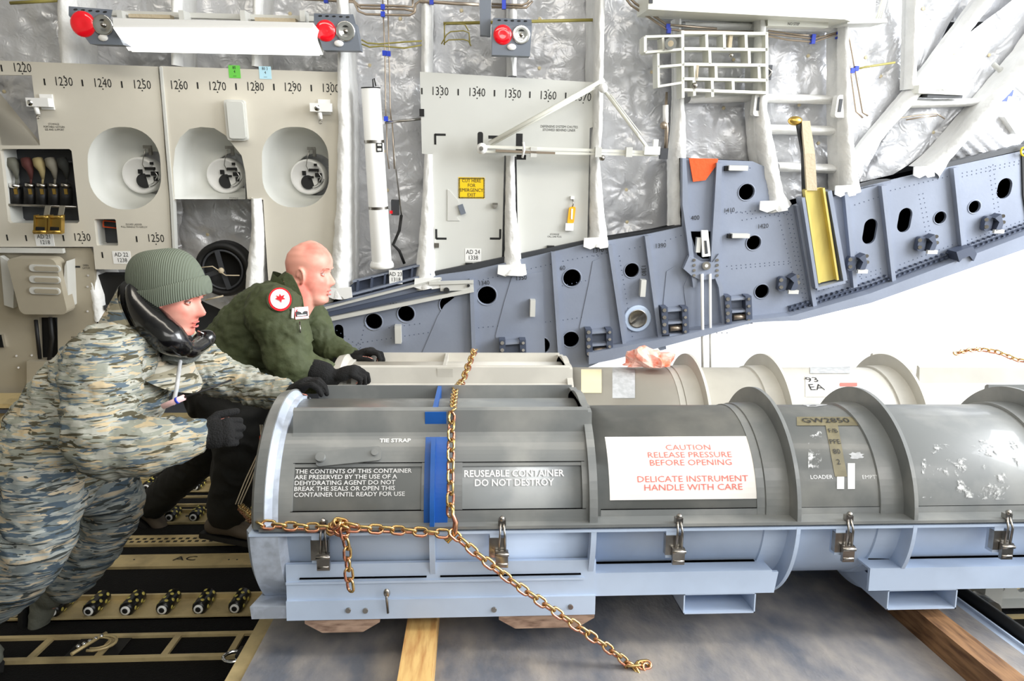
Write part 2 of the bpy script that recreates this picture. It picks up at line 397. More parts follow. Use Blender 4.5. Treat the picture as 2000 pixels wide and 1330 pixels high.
def roller_mesh(ln, r):
    m = MB('roller'); h = ln/2
    m.lathe((0,-h,0), (0,1,0), [(0,r*.55),(.004,r*.9),(.012,r),(ln-.012,r),(ln-.004,r*.9),(ln,r*.5)], 16)
    m.uses('stud')
    for j in range(4):
        for k in range(5):
            a = 2*math.pi*(k+.5*(j % 2))/5; y = -h+ln*(j+.8)/4.6; n_ = V((math.cos(a),0,math.sin(a))); t = V((-math.sin(a),0,math.cos(a)))
            m.ball(V((0,y,0))+n_*r, (.0075,.009,.0022), 7, 4, (t, V((0,1,0)), n_))
    m.uses('white'); m.lathe((0,-h-.005,0), (0,1,0), [(0,r*.4),(.001,r*.62),(.005,r*.62)], 14)
    m.uses('black'); m.lathe((0,-h-.007,0), (0,1,0), [(0,r*.25),(.003,r*.45)], 10)
    return m
rows = [('roller conveyor tray nearest the camera, in front of the plain beige strip', 2.425, 2.575, .13, .027, .115),
        ('roller conveyor tray just behind the perforated strip by the flight suit leg', 3.30, 3.44, .115, .027, .10),
        ('farthest roller conveyor tray in front of the toothed black strip', 3.73, 3.885, .13, .028, .11)]
rm = None
for lab, y0, y1, st, r, ln in rows:
    t = T('roller_tray', lab, 'cargo roller tray', [('channel', channel(y0, y1, -3.3, 4.4))], 'roller trays in the cargo floor')
    xs = []; x = onZ(322, 1185, .015).x
    while x > -2.9: x -= st
    while x < -.72: x += st; xs.append(x)
    copies(t, 'roller', roller_mesh(ln, r), [(x, (y0+y1)/2, .016) for x in xs])
m = MB('rail'); m.bbox((-3.3, 2.83, -.012), (4.4, 2.945, .0)); m.uses('dark')
for px in (262, 463, 447): q = onZ(px, 1093, 0); m.cyl(q, q+V((0,0,.0015)), .004, 8)
t = T('floor_strip', 'plain beige metal floor strip with handwritten letters', 'floor strip', [(None, m)])
q = onZ(362, 1091, .001)
tm = text_mb('AC', lambda x, y: q+V((x, y, .001)), .055, 'ink', xs=1.3); o = mk('handwriting', tm, t.location, t, V())
m = MB('rail'); m.bbox((-3.3, 3.05, -.012), (4.4, 3.15, .0)); m.uses('black'); x = -2.6
while x < -.7:
    for j in range(2): m.bbox((x+.012*j, 3.07+j*.03, .0), (x+.016+.012*j, 3.085+j*.03, .001))
    x += .032
T('perforated_strip', 'beige floor strip punched with small holes ahead of the brown boot', 'floor strip', m)
def ladder(y0, y1, x0, x1, st, w, ph, lab):
    m = MB('rail'); m.bbox((x0, y0, -.012), (x1, y0+w, .002)); m.bbox((x0, y1-w, -.012), (x1, y1, .002)); x = ph
    while x > x0: x -= st
    while x < x1: x += st; m.bbox((x-.011, y0+w, -.012), (x+.011, y1-w, .001))
    m.uses('floor'); m.bbox((x0, y0+w, -.012), (x1, y1-w, -.008)); return T('tie_down_rail', lab, 'tie-down rail', m, 'tie-down rails with open pockets')
ladder(2.165, 2.315, -3.3, 4.4, .213, .018, onZ(337, 1256, 0).x, 'tie-down rail with rectangular pockets along the lower edge of the photo')
ladder(3.53, 3.66, -3.3, 4.4, .26, .013, onZ(337, 977, 0).x, 'tie-down rail with pockets between the two farther roller trays')
m = MB('rail'); q = onZ(190, 1262, 0.004); R_ = .05
m.tube([q+V((R_*math.cos(a)*1.2, R_*math.sin(a)*.9, .012)) for a in [math.radians(-100+20*i) for i in range(11)]], .005, 8)
m.tube([q+V((R_*.7*math.cos(a)*1.2, R_*.7*math.sin(a)*.9, .012)) for a in [math.radians(-100+20*i) for i in range(11)]], .003, 8)
m.cyl(q+V((-.05,-.06,.01)), q+V((.0,.06,.012)), .006, 8); m.uses('chrome')
for k in range(5): m.ball(q+V((-.05+.011*k,-.02+.015*k,.012)), .008, 8, 6)
m.uses('black'); m.bbox((q.x-.085, 2.185, -.006), (q.x+.085, 2.295, -.004))
T('tie_down_ring', 'brass D-shaped tie-down ring folded in its floor pocket', 'tie-down ring', m)
m = MB('dark'); m.bbox((-3.3, 3.98, -.012), (4.4, 4.10, .01)); x = -3.2
m.uses('black')
while x < -.5: m.box((x, 4.0, .02), (.022, .05, .03)); x += .04
m.uses('rail'); m.bbox((-3.3, 3.93, -.012), (4.4, 3.965, .004)); m.bbox((-3.3, 4.14, -.012), (4.4, 4.3, .012)); m.bbox((-3.3, 4.36, -.012), (4.4, 4.4, .012))
T('toothed_strip', 'black toothed floor strip with beige edging farthest back', 'floor strip', m)
m = MB('beamd'); m.bbox((-3.6, 4.45, -.012), (1.0, 4.82, .16)); m.uses('rail'); m.bbox((-3.6, 4.43, .16), (1.0, 4.82, .175)); struct('trim_1', m)

# ---------------------------------------------------------------- pallet and timber
m = MB('deck'); m.bbox((-.65, 1.2, .045), (1.70, 3.75, .12)); m.uses('woodg')
rim = MB('rail'); rim.bbox((-.70, 1.2, .045), (-.65, 3.75, .112)); rim2 = MB('cL'); rim2.bbox((1.70, 1.2, .045), (1.75, 3.75, .112)); rim2.bbox((1.735, 1.2, .112), (1.742, 2.3, .122))
rings = MB('chrome')
for y in (2.05, 2.35): rings.tube([V((-.735+.035*math.cos(a), y+.03*math.sin(a), .07)) for a in [2*math.pi*i/12 for i in range(12)]], .006, 6, closed=True); rings.box((-.71, y, .075), (.03,.05,.03))
T('cargo_pallet', 'scuffed grey metal cargo pallet under both containers', 'pallet', [('deck', m), ('edge_rail', rim), ('edge_rail', rim2), ('tie_down_rings', rings)])
def timber(x0, x1, y0, y1, z0, z1, mt): m = MB(mt); m.bbox((x0, y0, z0), (x1, y1, z1)); return m
a0 = onZ(797, 1203, .205).x; 
T('timber_beam', 'pale yellow timber laid across the pallet under the left half of the near container', 'timber beam', timber(a0, a0+.092, 1.2, 3.5, .12, .205, 'wood'))
a1 = onZ(1800, 1200, .205).x
T('timber_beam', 'brown timber laid across the pallet at the lower right corner', 'timber beam', timber(a1, a1+.075, 1.2, 3.5, .12, .205, 'woodb'))
for x0, x1, lab in ((-.49, -.27, 'weathered wood skid block under the left end of the near container'), (.085, .375, 'weathered wood skid block under the middle of the near container')):
    m = MB('woodg'); m.prism([(x0,1.945,.25),(x0,1.945,.235),(x0+.05,1.945,.205),(x1-.05,1.945,.205),(x1,1.945,.235),(x1,1.945,.25)], (0,.12,0)); T('skid_block', lab, 'wood block', m, 'skid blocks under the near container')
m = MB('black'); m.bbox((1.80, 1.2, .006), (1.83, 4.2, .10)); m.tube([(1.815, 1.2, .10), (1.815, 4.2, .10)], .02, 12); m.uses('steel'); m.bbox((1.83, 1.2, .006), (1.838, 4.2, .112))
for k in range(6): m.cyl((1.89, 1.75+.5*k, .05), (1.89, 1.83+.5*k, .05), .04, 14)
T('side_guide_rail', 'black and steel pallet guide rail beyond the brown timber', 'guide rail', m)
m = MB('cabl'); b = [(1.95, 2.42, .006), (2.5, 2.42, .006), (2.5, 2.42, .14), (1.95, 2.42, .14)]
holes = []
for i in range(5):
    c = V((2.06+.085*i, 2.42, .055)); holes.append([c+V((.02*math.cos(a), 0, .024*math.sin(a))) for a in [2*math.pi*k/12 for k in range(12)]])
m.holed(b, holes, (0, .02, 0)); m.uses('dark'); 
for i in range(12): m.cyl((2.04+.035*i, 2.417, .098), (2.04+.035*i, 2.42, .098), .006, 8)
m.uses('cabl'); m.bbox((1.95, 2.36, .006), (2.02, 2.42, .10)); m.bbox((1.95, 2.36, .0), (2.5, 2.42, .006))
T('perforated_bracket', 'white punched metal bracket below the near container at right', 'bracket', m)

# ================================================================ CONTAINERS
ZC = .535; RT = .28; RH = .305; RR = .343; XE = [-.60, .36, .98, 1.34, 1.90, 2.75]
def cpt(x, a, R, yc): return V((x, yc-R*math.cos(a), ZC+R*math.sin(a)))
def arc(m, prof, yc, a0, a1, seg=28, closed=True):   # part-revolution of a closed (x, R) profile
    n = len(prof); vs = [cpt(x, a0+(a1-a0)*k/seg, R, yc) for k in range(seg+1) for x, R in prof]
    fs = [(k*n+i, k*n+(i+1) % n, (k+1)*n+(i+1) % n, (k+1)*n+i) for k in range(seg) for i in range(n)]
    m.add(vs, fs, False); m.add(vs[:n], [tuple(range(n))], False); m.add(vs[-n:], [tuple(reversed(range(n)))], False); return m
def half_tube(m, x0, x1, yc, a0, a1, R0=.262, R1=RT, seg=40):
    n0 = len(m.f); arc(m, [(x0,R0),(x1,R0),(x1,R1),(x0,R1)], yc, a0, a1, seg)
    for i in range(n0, len(m.f)): m.sm[i] = False
    for k in range(seg): m.sm[n0+k*4+2] = True
    return m
PI = math.pi
def topbox(m, x0, x1, yc, a=.17, zt=.322, zf=.272):    # raised channel on the crown of a head section
    pts = [(-.262,.165),(-.235,.205),(-.205,.232),(-.192,.25),(-.184,zt-.006),(-a-.004,zt),(-a+.004,zt),(-a+.004,zf),(a-.004,zf),(a-.004,zt),(a+.004,zt),(.184,zt-.006),(.192,.25),(.205,.232),(.235,.205),(.262,.165)]
    m.prism([V((x0, yc+y, ZC+z)) for y, z in pts], (x1-x0, 0, 0)); return m
def latch(x, yc):
    y = yc-.345; m = MB('steel')
    m.box((x-.012, y+.012, ZC-.055), (.05,.02,.06)); m.uses('cL'); m.box((x-.02, y+.02, ZC-.05), (.03,.03,.09)); m.uses('steel')
    m.box((x, y-.006, ZC-.085), (.036,.012,.05)); m.cyl((x-.02, y-.012, ZC-.07), (x+.02, y-.012, ZC-.07), .006, 8)
    m.cyl((x-.016, y-.010, ZC-.1), (x+.016, y-.01, ZC-.1), .005, 8)
    m.tube([(x-.008, y-.006, ZC-.07), (x-.006, y-.012, ZC-.01), (x-.004, y, ZC+.02)], .0035, 6)
    m.tube([(x+.010, y-.006, ZC-.07), (x+.008, y-.012, ZC-.01), (x+.004, y, ZC+.02)], .0035, 6)
    m.box((x, y+.006, ZC+.022), (.022,.018,.016)); m.ball((x, y, ZC+.034), .009, 8, 6)
    return m
def container(name, label, yc, U, Lw, rib, texts):
    up = MB(U); lo = MB(Lw); parts = []
    x0, x1, r1, r2, r3, x9 = XE if rib else [-.555, .41, .98, 1.33, 1.90, 2.75]
    sx = MB('void')
    for xa, xb in ((x1+.03, r1-.11), (r1+.02, r1+.33), (r2+.02, r2+.5)): arc(sx, [(xa,RT),(xb,RT),(xb,RT+.0035),(xa,RT+.0035)], yc, .112, .117, 1)
    for xa, xb in ((x0+.08, -.125), (-.095, x1-.02)): arc(sx, [(xa,RH),(xb,RH),(xb,.3125),(xa,.3125)], yc, .150, .155, 1); arc(sx, [(xa,RH),(xb,RH),(xb,.3125),(xa,.3125)], yc, .597, .602, 1)
    for xa, xb in ((x0+.1, -.13), (-.09, x1-.03), (x1+.03, r1-.09), (r2-.08, 2.6)): sx.bbox((xa, yc-.242 if xa > .3 else yc-.3105, ZC-.1588), (xb, yc-.225, ZC-.1560))
    parts.append(('seam_lines', sx))
    # --- lid
    half_tube(up, x0, x1, yc, .015, PI-.015, .285, RH); half_tube(up, x1, x9, yc, .015, PI-.015)
    up.uses(U); topbox(up, x0+.065, x1-.0, yc)
    topbox(up, r3+.02, x9, yc)
    # raised borders of the sunk panels
    for xa, xb in ((x0+.015, -.125), (-.095, x1-.01)):
        arc(up, [(xa,.300),(xb,.300),(xb,.312),(xa,.312)], yc, .02, .15, 4); arc(up, [(xa,.300),(xb,.300),(xb,.312),(xa,.312)], yc, .60, .92, 8)
        arc(up, [(xa,.300),(xa+.07,.300),(xa+.07,.312),(xa,.312)], yc, .12, .65, 10); arc(up, [(xb-.02,.300),(xb,.300),(xb,.312),(xb-.02,.312)], yc, .12, .65, 10)
    arc(up, [(x1+.03,RT),(r1-.11,RT),(r1-.11,RT+.003),(x1+.03,RT+.003)], yc, .02, .11, 3)
    arc(up, [(r1-.11,RT),(r1-.085,RT),(r1-.085,RT+.004),(r1-.11,RT+.004)], yc, .02, PI-.02, 30)
    for xr in (r1, r2): arc(up, [(xr+.02,RT),(xr+(.33 if xr == r1 else .5),RT),(xr+(.33 if xr == r1 else .5),RT+.003),(xr+.02,RT+.003)], yc, .02, .12, 3)
    # flanges
    for xr in (r1, r2, r3):
        g = MB(U); arc(g, [(xr-.085,RT),(xr-.083,RT+.008),(xr-.012,RT+.011),(xr-.012,RR),(xr,RR),(xr,RT)], yc, .015, PI-.015, 48); parts.append(('ring_flange', g))
    g = MB(U); arc(g, [(x1-.012,.27),(x1+.012,.27),(x1+.012,.332),(x1-.012,.332)], yc, .015, PI-.015, 40)
    topbox(g, x1-.012, x1+.012, yc, .155, .315, .318); parts.append(('end_flange', g))
    g = MB('skid' if rib else U); arc(g, [(x0+.012,.30),(x0+.045,.30),(x0+.045,.314),(x0+.03,.316),(x0+.012,.334)], yc, .02, PI-.02, 36); parts.append(('end_band', g, 'worn pale end band' if rib else None))
    g = MB(U); arc(g, [(x0-.03,.20),(x0-.03,.312),(x0-.018,.332),(x0+.012,.338),(x0+.018,.31),(x0+.0,.30),(x0+.0,.20)], yc, .015, PI-.015, 40); parts.append(('end_ring', g))
    g = MB(U); vs = [cpt(x0-.02, a, .29, yc) for a in [PI*k/30 for k in range(31)]]; g.prism(vs, (.03,0,0)); parts.append(('end_plate', g))
    if rib: g = MB('bluep')
    else: g = MB(U)
    arc(g, [(-.137,.306),(-.068,.306),(-.068,.315),(-.137,.315)], yc, .02, .86, 20)
    arc(g, [(-.118,.300),(-.105,.300),(-.105,.345),(-.118,.345)], yc, .015, .80, 20)
    g.bbox((-.118, yc-.166, ZC+.27), (-.105, yc+.166, ZC+.32)); g.bbox((-.14, yc-.189, ZC+.262), (-.075, yc-.184, ZC+.312)); parts.append(('cross_rib', g, 'blue painted cross rib' if rib else None))
    g = MB(U); g.box((-.43, yc-.262, ZC+.178), (.0,.0,.0)) if False else None
    n_ = V((0, -math.cos(.66), math.sin(.66))); tt = V((0, math.sin(.66), math.cos(.66)))
    g = MB(U); ax = (V((math.cos(.1),0,0))+tt*math.sin(.1), n_, tt*math.cos(.1)-V((math.sin(.1),0,0)))
    g.rbox(cpt(-.36, .66, .315, yc), (.19,.008,.045), .012, ax); g.cyl(cpt(-.44, .64, .31, yc), cpt(-.44, .64, .335, yc), .014, 12); g.cyl(cpt(-.285, .69, .31, yc), cpt(-.285, .69, .325, yc), .010, 12); parts.append(('grab_link', g))
    # --- base
    half_tube(lo, x0-.02, x1, yc, -PI+.015, -.015, .285, RH); half_tube(lo, x1, x9, yc, -PI+.015, -.015)
    for s in (-1, 1):
        lo.bbox((x0+.06, yc+s*.304, ZC-.285), (x1+.015, yc+s*.290, ZC-.115)); lo.bbox((x0+.06, yc+s*.313, ZC-.285), (x1+.015, yc+s*.304, ZC-.225))
        lo.bbox((x0+.06, yc+s*.31, ZC-.175), (x1-.02, yc+s*.30, ZC-.168))
        for xa, xb in ((x1+.01, r1-.06), (r2-.11, 2.6)):
            lo.prism([V((xa+.0, yc+s*.302, ZC-.165)), V((xb+.02, yc+s*.302, ZC-.165)), V((xb+.01, yc+s*.302, ZC-.232)), V((xa, yc+s*.302, ZC-.232))], (0, -s*.012, 0))
            lo.bbox((xa, yc+s*.302, ZC-.165), (xb, yc+s*.222, ZC-.159))
    lo.bbox((x0+.06, yc-.3, ZC-.285), (x1, yc+.3, ZC-.275))
    for xr in (r1, r2, r3):
        g = MB(Lw); arc(g, [(xr-.085,RT),(xr-.083,RT+.006),(xr-.012,RT+.009),(xr-.012,RR),(xr,RR),(xr,RT)], yc, -PI+.015, -.015, 48); parts.append(('ring_flange', g))
    for xr, q in ((-.112, .36), (x1, .36)):
        g = MB(Lw); arc(g, [(xr-.008,.28),(xr+.008,.28),(xr+.008,.34),(xr-.008,.34)], yc, -.72, -.015, 16); parts.append(('base_rib', g))
    g = MB('skid' if rib else Lw); arc(g, [(x0-.045,.22),(x0-.045,.31),(x0-.03,.334),(x0+.05,.334),(x0+.07,.30),(x0,.29)], yc, -.95, -.015, 26); arc(g, [(x0-.045,.22),(x0-.045,.31),(x0-.03,.334),(x0+.05,.334),(x0+.07,.30),(x0,.29)], yc, -PI+.015, -PI+.95, 26)
    g.prism([V((x0-.045, yc+y, ZC+z)) for y, z in ((-.2,-.26),(-.312,-.24),(-.30,-.285),(.30,-.285),(.312,-.24),(.2,-.26))], (.11,0,0)); parts.append(('end_bumper', g))
    for xa in (.65, 1.295):
        g = MB(Lw); w_, z0, z1, th = .225, ZC-.298, ZC-.232, .004
        g.bbox((xa, yc-.30, z0), (xa+w_, yc+.30, z0+th)); g.bbox((xa, yc-.30, z1-th), (xa+w_, yc+.30, z1)); g.bbox((xa, yc-.30, z0), (xa+th, yc+.30, z1)); g.bbox((xa+w_-th, yc-.30, z0), (xa+w_, yc+.30, z1)); parts.append(('fork_pocket', g))
    # --- seam flange
    g = MB(U); h = MB(Lw)
    for s in (-1, 1): 
        g.bbox((x0, yc+s*.345, ZC+.003), (x9, yc+s*.255, ZC+.012)); h.bbox((x0-.03, yc+s*.342, ZC-.012), (x9, yc+s*.255, ZC-.004))
    parts.append(('lid_seam_flange', g)); parts.append(('base_seam_flange', h))
    for x in (-.42, .09, .61, 1.125, 1.62, 2.1): parts.append(('latch', latch(x, yc)))
    g = MB('steel')
    for x, z in ((-.36,-.255),(-.31,-.257),(.07,-.262),(.30,-.258)): g.cyl((x, yc-.312, ZC+z), (x, yc-.318, ZC+z), .008, 10)
    g.tube([(-.245, yc-.325, ZC-.19), (-.245, yc-.335, ZC-.21), (-.243, yc-.325, ZC-.26)], .004, 6); g.ball((-.245, yc-.33, ZC-.195), (.01,.006,.014), 8, 6)
    parts.append(('bolts', g))
    parts = [('lid', up), ('base', lo)] + parts + texts
    return T(name, label, 'container', parts, 'missile shipping containers' if False else None)
def ctext(body, x, a, size, mt, yc, R, xs=1., align='CENTER', bold=0.):
    return text_mb(body, lambda u, v: cpt(x+u, a+v/R, R+.0015, yc), size, mt, align=align, xs=xs, bold=bold)
def oncyl(px, py, yc, R):
    d = ray(px, py); oy, oz = CAM.y-yc, CAM.z-ZC; A = d.y**2+d.z**2; B = oy*d.y+oz*d.z; Cc = oy*oy+oz*oz-R*R
    D = max(B*B-A*Cc, 0); t = (-B-math.sqrt(D))/A; p = CAM+d*t; return p.x, math.atan2(p.z-ZC, -(p.y-yc))
def cpatch(px0, py0, px1, py1, mt, yc, R, th=.0022, mb=None, skew_=0):
    mb = mb or MB(); mb.uses(mt)
    def fn(u, v):
        x, a = oncyl(px0+(px1-px0)*u+(skew_*v), py0+(py1-py0)*v, yc, R); return cpt(x, a, R+th, yc)
    return mb.grid(fn, 4, 12, smooth=True)
def blob_patch(px, py, rx, ry, mt, yc, R, mb, seed=0):
    q = random.Random(seed); pts = []
    for k in range(18):
        a = 2*PI*k/18; f = .6+.5*q.random(); x, an = oncyl(px+rx*f*math.cos(a), py+ry*f*math.sin(a), yc, R); pts.append(cpt(x, an, R+.0012, yc))
    mb.uses(mt); c = oncyl(px, py, yc, R); mb.add([cpt(c[0], c[1], R+.0022, yc)]+pts, [(0, 1+k, 1+(k+1) % 18) for k in range(18)], False); return mb
Y1, Y2 = 2.25, 3.0
def at(px, py, yc=Y1, R=RH): return oncyl(px, py, yc, R)
tx = []
a = at(575, 944); tx.append(('stencil_lettering', ctext('THE CONTENTS OF THIS CONTAINER\nARE PRESERVED BY THE USE OF A\nDEHYDRATING AGENT DO NOT\nBREAK THE SEALS OR OPEN THIS\nCONTAINER UNTIL READY FOR USE', a[0], a[1], .0175, 'stencil', Y1, RH, 1.12, 'LEFT', .0002)))
a = at(1004, 934); tx.append(('stencil_lettering', ctext('REUSEABLE CONTAINER\nDO NOT DESTROY', a[0], a[1], .028, 'stencil', Y1, RH, .97, bold=.0006)))
a = at(772, 861, R=.312); tx.append(('stencil_lettering', ctext('TIE STRAP', a[0], a[1], .018, 'stencil', Y1, .312, 1.15, bold=.0006)))
x_, _ = oncyl(1187, 900, Y1, RT); x2, a_hi = oncyl(1360, 853, Y1, RT); x3, _ = oncyl(1527, 900, Y1, RT); _, a_lo = oncyl(1360, 975, Y1, RT)
pl = MB('plac'); arc(pl, [(x_,RT),(x3,RT),(x3,RT+.002),(x_,RT+.002)], Y1, a_lo, a_hi, 12); tx.append(('warning_placard', pl, 'white placard with red stencilled caution'))
a = at(1350, 912, R=RT); tx.append(('placard_lettering', ctext('CAUTION\nRELEASE PRESSURE\nBEFORE OPENING\n\nDELICATE INSTRUMENT\nHANDLE WITH CARE', a[0], a[1], .0262, 'redst', Y1, RT+.002, 1.22)))
g = cpatch(1556, 815, 1686, 832, 'tape', Y1, RT); cpatch(1612, 832, 1636, 931, 'tape', Y1, RT, mb=g, skew_=18, th=.0026); tx.append(('adhesive_tape', g, 'olive tape with handwriting'))
a = at(1612, 823, R=RT); g = ctext('GW2850', a[0], a[1], .034, 'ink', Y1, RT+.003, 1.25)
for s_, py in (('F/B', 843), ('PFE', 864), ('80', 883), ('2', 903)): a = at(1624+(py-832)*.18, py, R=RT); ctx = ctext(s_, a[0], a[1], .024, 'ink', Y1, RT+.003, 1.0); g.add(ctx.v, ctx.f)
tx.append(('handwriting', g))
g = MB('stencil'); cpatch(1634, 931, 1648, 955, 'stencil', Y1, RT, mb=g); cpatch(1655, 905, 1669, 955, 'stencil', Y1, RT, mb=g)
for s_, px in (('T...\nLOADER', 1604), ('T...\nEMPTY', 1700)): a = at(px, 932, R=RT); c_ = ctext(s_.replace('T...\n', ''), a[0], a[1], .017, 'stencil', Y1, RT, 1.1); g.add(c_.v, c_.f)
tx.append(('stencil_marks', g))
g = MB('peel')
for i, (px, py, rx, ry) in enumerate(((1590,790,26,6),(1672,890,16,8))): blob_patch(px, py, rx, ry, 'peel', Y1, RT, g, i)
for q_ in ((1578,842,1604,935),(1800,868,1915,972),(1912,860,1990,975)): cpatch(*q_, 'worn', Y1, RT, mb=g)
tx.append(('peeled_labels', g, 'torn remains of white paper labels'))
container('missile_container', 'dark grey lidded cylindrical container with red caution placard, nearest the camera', Y1, 'cU', 'cL', True, tx)
tx2 = []
g = cpatch(1573, 735, 1690, 775, 'plac', Y2, RT); tx2.append(('paper_label', g, 'white label with handwritten number'))
a = at(1590, 750, Y2, RT); tx2.append(('handwriting', ctext('93\nEA', a[0], a[1], .05, 'ink', Y2, RT+.003, 1.2)))
g = cpatch(1582, 712, 1660, 730, 'peel', Y2, RT); tx2.append(('peeled_labels', g))
g = cpatch(1640, 748, 1674, 755, 'redst', Y2, RT+.002); tx2.append(('red_sticker', g))
g = cpatch(1135, 722, 1175, 768, 'kraft', Y2, RT); tx2.append(('tan_label', g, 'tan paper label'))
g = cpatch(1196, 718, 1240, 778, 'peel', Y2, RT); tx2.append(('duct_tape', g, 'grey tape strip'))
container('missile_container', 'pale cream cylindrical container behind the dark one, with the number 93', Y2, 'cUb', 'cLb', False, tx2)

# ---------------------------------------------------------------- chains
lm = MB('chain')
def link_pts(L_, W_, n=6): 
    h = L_/2-W_/2
    return [V((h+W_/2*math.cos(a), W_/2*math.sin(a), 0)) for a in [-PI/2+PI*k/n for k in range(n+1)]]+[V((-h-W_/2*math.cos(a), -W_/2*math.sin(a), 0)) for a in [-PI/2+PI*k/n for k in range(n+1)]]
lm.tube(link_pts(.040, .023), .0042, 6, closed=True); LINK = lm.mesh('link', V()); recalc(LINK)
def resample(path, st):
    path = [V(p) for p in path]; out = []; acc = 0
    for a, b in zip(path, path[1:]):
        l = (b-a).length; d = acc
        while d < l: out.append((a+(b-a)*(d/l), (b-a).normalized())); d += st
        acc = d-l
    return out
def chain(label, path, st=.0315, extra=(), sub=None, group=None, scale=1.):
    path = [V(p) for p in path]; lo, hi = bounds(path); base = V(((lo.x+hi.x)/2, (lo.y+hi.y)/2, lo.z))
    root = bpy.data.objects.new('chain', None); COL.objects.link(root); root.location = base; root['label'] = label; root['category'] = 'chain'
    if group: root['group'] = group
    q = resample(path, st*scale); 
    for i, (p, d) in enumerate(q[:98]):
        rot = d.to_track_quat('X', 'Z').to_matrix() @ Matrix.Rotation(PI/4+(PI/2 if i % 2 else 0)+rnd.uniform(-.2,.2), 3, 'X')
        o = bpy.data.objects.new('link', LINK); COL.objects.link(o); o.parent = root; o.location = p-base; o.rotation_euler = rot.to_euler(); o.scale = (scale,)*3
    for nm, mbx in extra: mk(nm, mbx, base, root, V())
    return root
def knot(c, n, r, seed):
    q = random.Random(seed); pts = [V(c)]
    for i in range(n): pts.append(V(c)+V((q.uniform(-r,r), q.uniform(-r*.4,r*.4), q.uniform(-r*.6,r*.6))))
    return pts
xk = onY(880, 1000, 1.93).x
hk = MB('chain'); hk.tube([onY(884, 985, 1.90), onY(884, 1005, 1.885), onY(890, 1020, 1.88), onY(888, 1042, 1.88), onY(874, 1057, 1.88), onY(868, 1050, 1.88)], [.006,.006,.008,.009,.008,.005], 8)
path = [onY(928, 686, 3.12), onY(925, 688, 2.84), onY(903, 745, 2.62), onY(889, 762, 2.42), onY(884, 800, 2.07)]+[cpt(xk, a, .358, Y1) for a in (.95,.8,.6,.4,.2,.1)]
chain('gold chain draped over both containers down to a hook', path, extra=[('hook', hk)])
path = [onY(470, 990, 2.5), onY(490, 1010, 2.1), onY(510, 1024, 1.905), onY(600, 1030, 1.89), onY(670, 1030, 1.88), onY(770, 1035, 1.885), onY(868, 1042, 1.88)]
kn = knot(onY(672, 1030, 1.875), 9, .035, 3)
chain('gold chain along the lid seam of the near container, knotted with a hanging tail', path[:5]+kn+path[4:]+[onY(868, 1046, 1.88)])
chain('short gold chain tail hanging below the knot on the seam', [onY(672, 1040, 1.87), onY(678, 1070, 1.87), onY(680, 1110, 1.87), onY(686, 1158, 1.87)])
p3 = [onY(889, 1045, 1.872), onY(935, 1085, 1.865), onY(1010, 1143, 1.86), onY(1100, 1205, 1.86), onY(1180, 1260, 1.86), onY(1232, 1300, 1.87)]
chain('gold chain slanting down from the hook to the pallet front', p3+knot(onY(1245, 1310, 1.86), 12, .03, 5)+[onY(1290, 1330, 1.86), onY(1340, 1350, 1.86)])
chain('thin chain lying over the far end of the pale container', [onY(1868, 690, 2.9), onY(1890, 684, 2.93), onY(1915, 682, 2.95), onY(1950, 688, 2.92), onY(1985, 702, 2.9), onY(2040, 712, 2.86)], scale=.8)
# crumpled plastic bag on the far container
m = MB('plastic'); c = onY(1268, 692, 2.95); c.z = .832
def bagf(u, v):
    a = 2*PI*u; t = PI*v; d = V((math.cos(a)*math.sin(t), math.sin(a)*math.sin(t)*.7, math.cos(t)*.5)); k = .07*(1+.8*noise.noise(d*2.3))
    return c+V((d.x*k*1.3, d.y*k, max(d.z*k*1.7, -.018)))+V((0,0,.02))
m.grid(bagf, 26, 14, True, False); T('plastic_bag', 'crumpled orange and clear plastic bag on the pale container', 'bag', m)
# wires and cloth at the end of the near container
m = MB('tan'); 
for i in range(3): m.tube([onY(508+4*i, 830, 2.5), onY(512-3*i, 880, 2.4), onY(490-6*i, 940, 2.35), onY(470-5*i, 985, 2.3)], .0022, 5)
T('loose_cord', 'thin pale cords hanging by the left end of the near container', 'cord', m)
m = MB('orange'); c = onY(516, 880, 2.36); m.grid(lambda u, v: c+V((.016*math.cos(2*PI*u)*(1+.3*math.sin(5*v)), .03*math.sin(2*PI*u), -.055+.11*v)), 12, 8, True)
T('orange_cloth', 'orange cloth strip hanging at the left end of the near container', 'cloth', m)
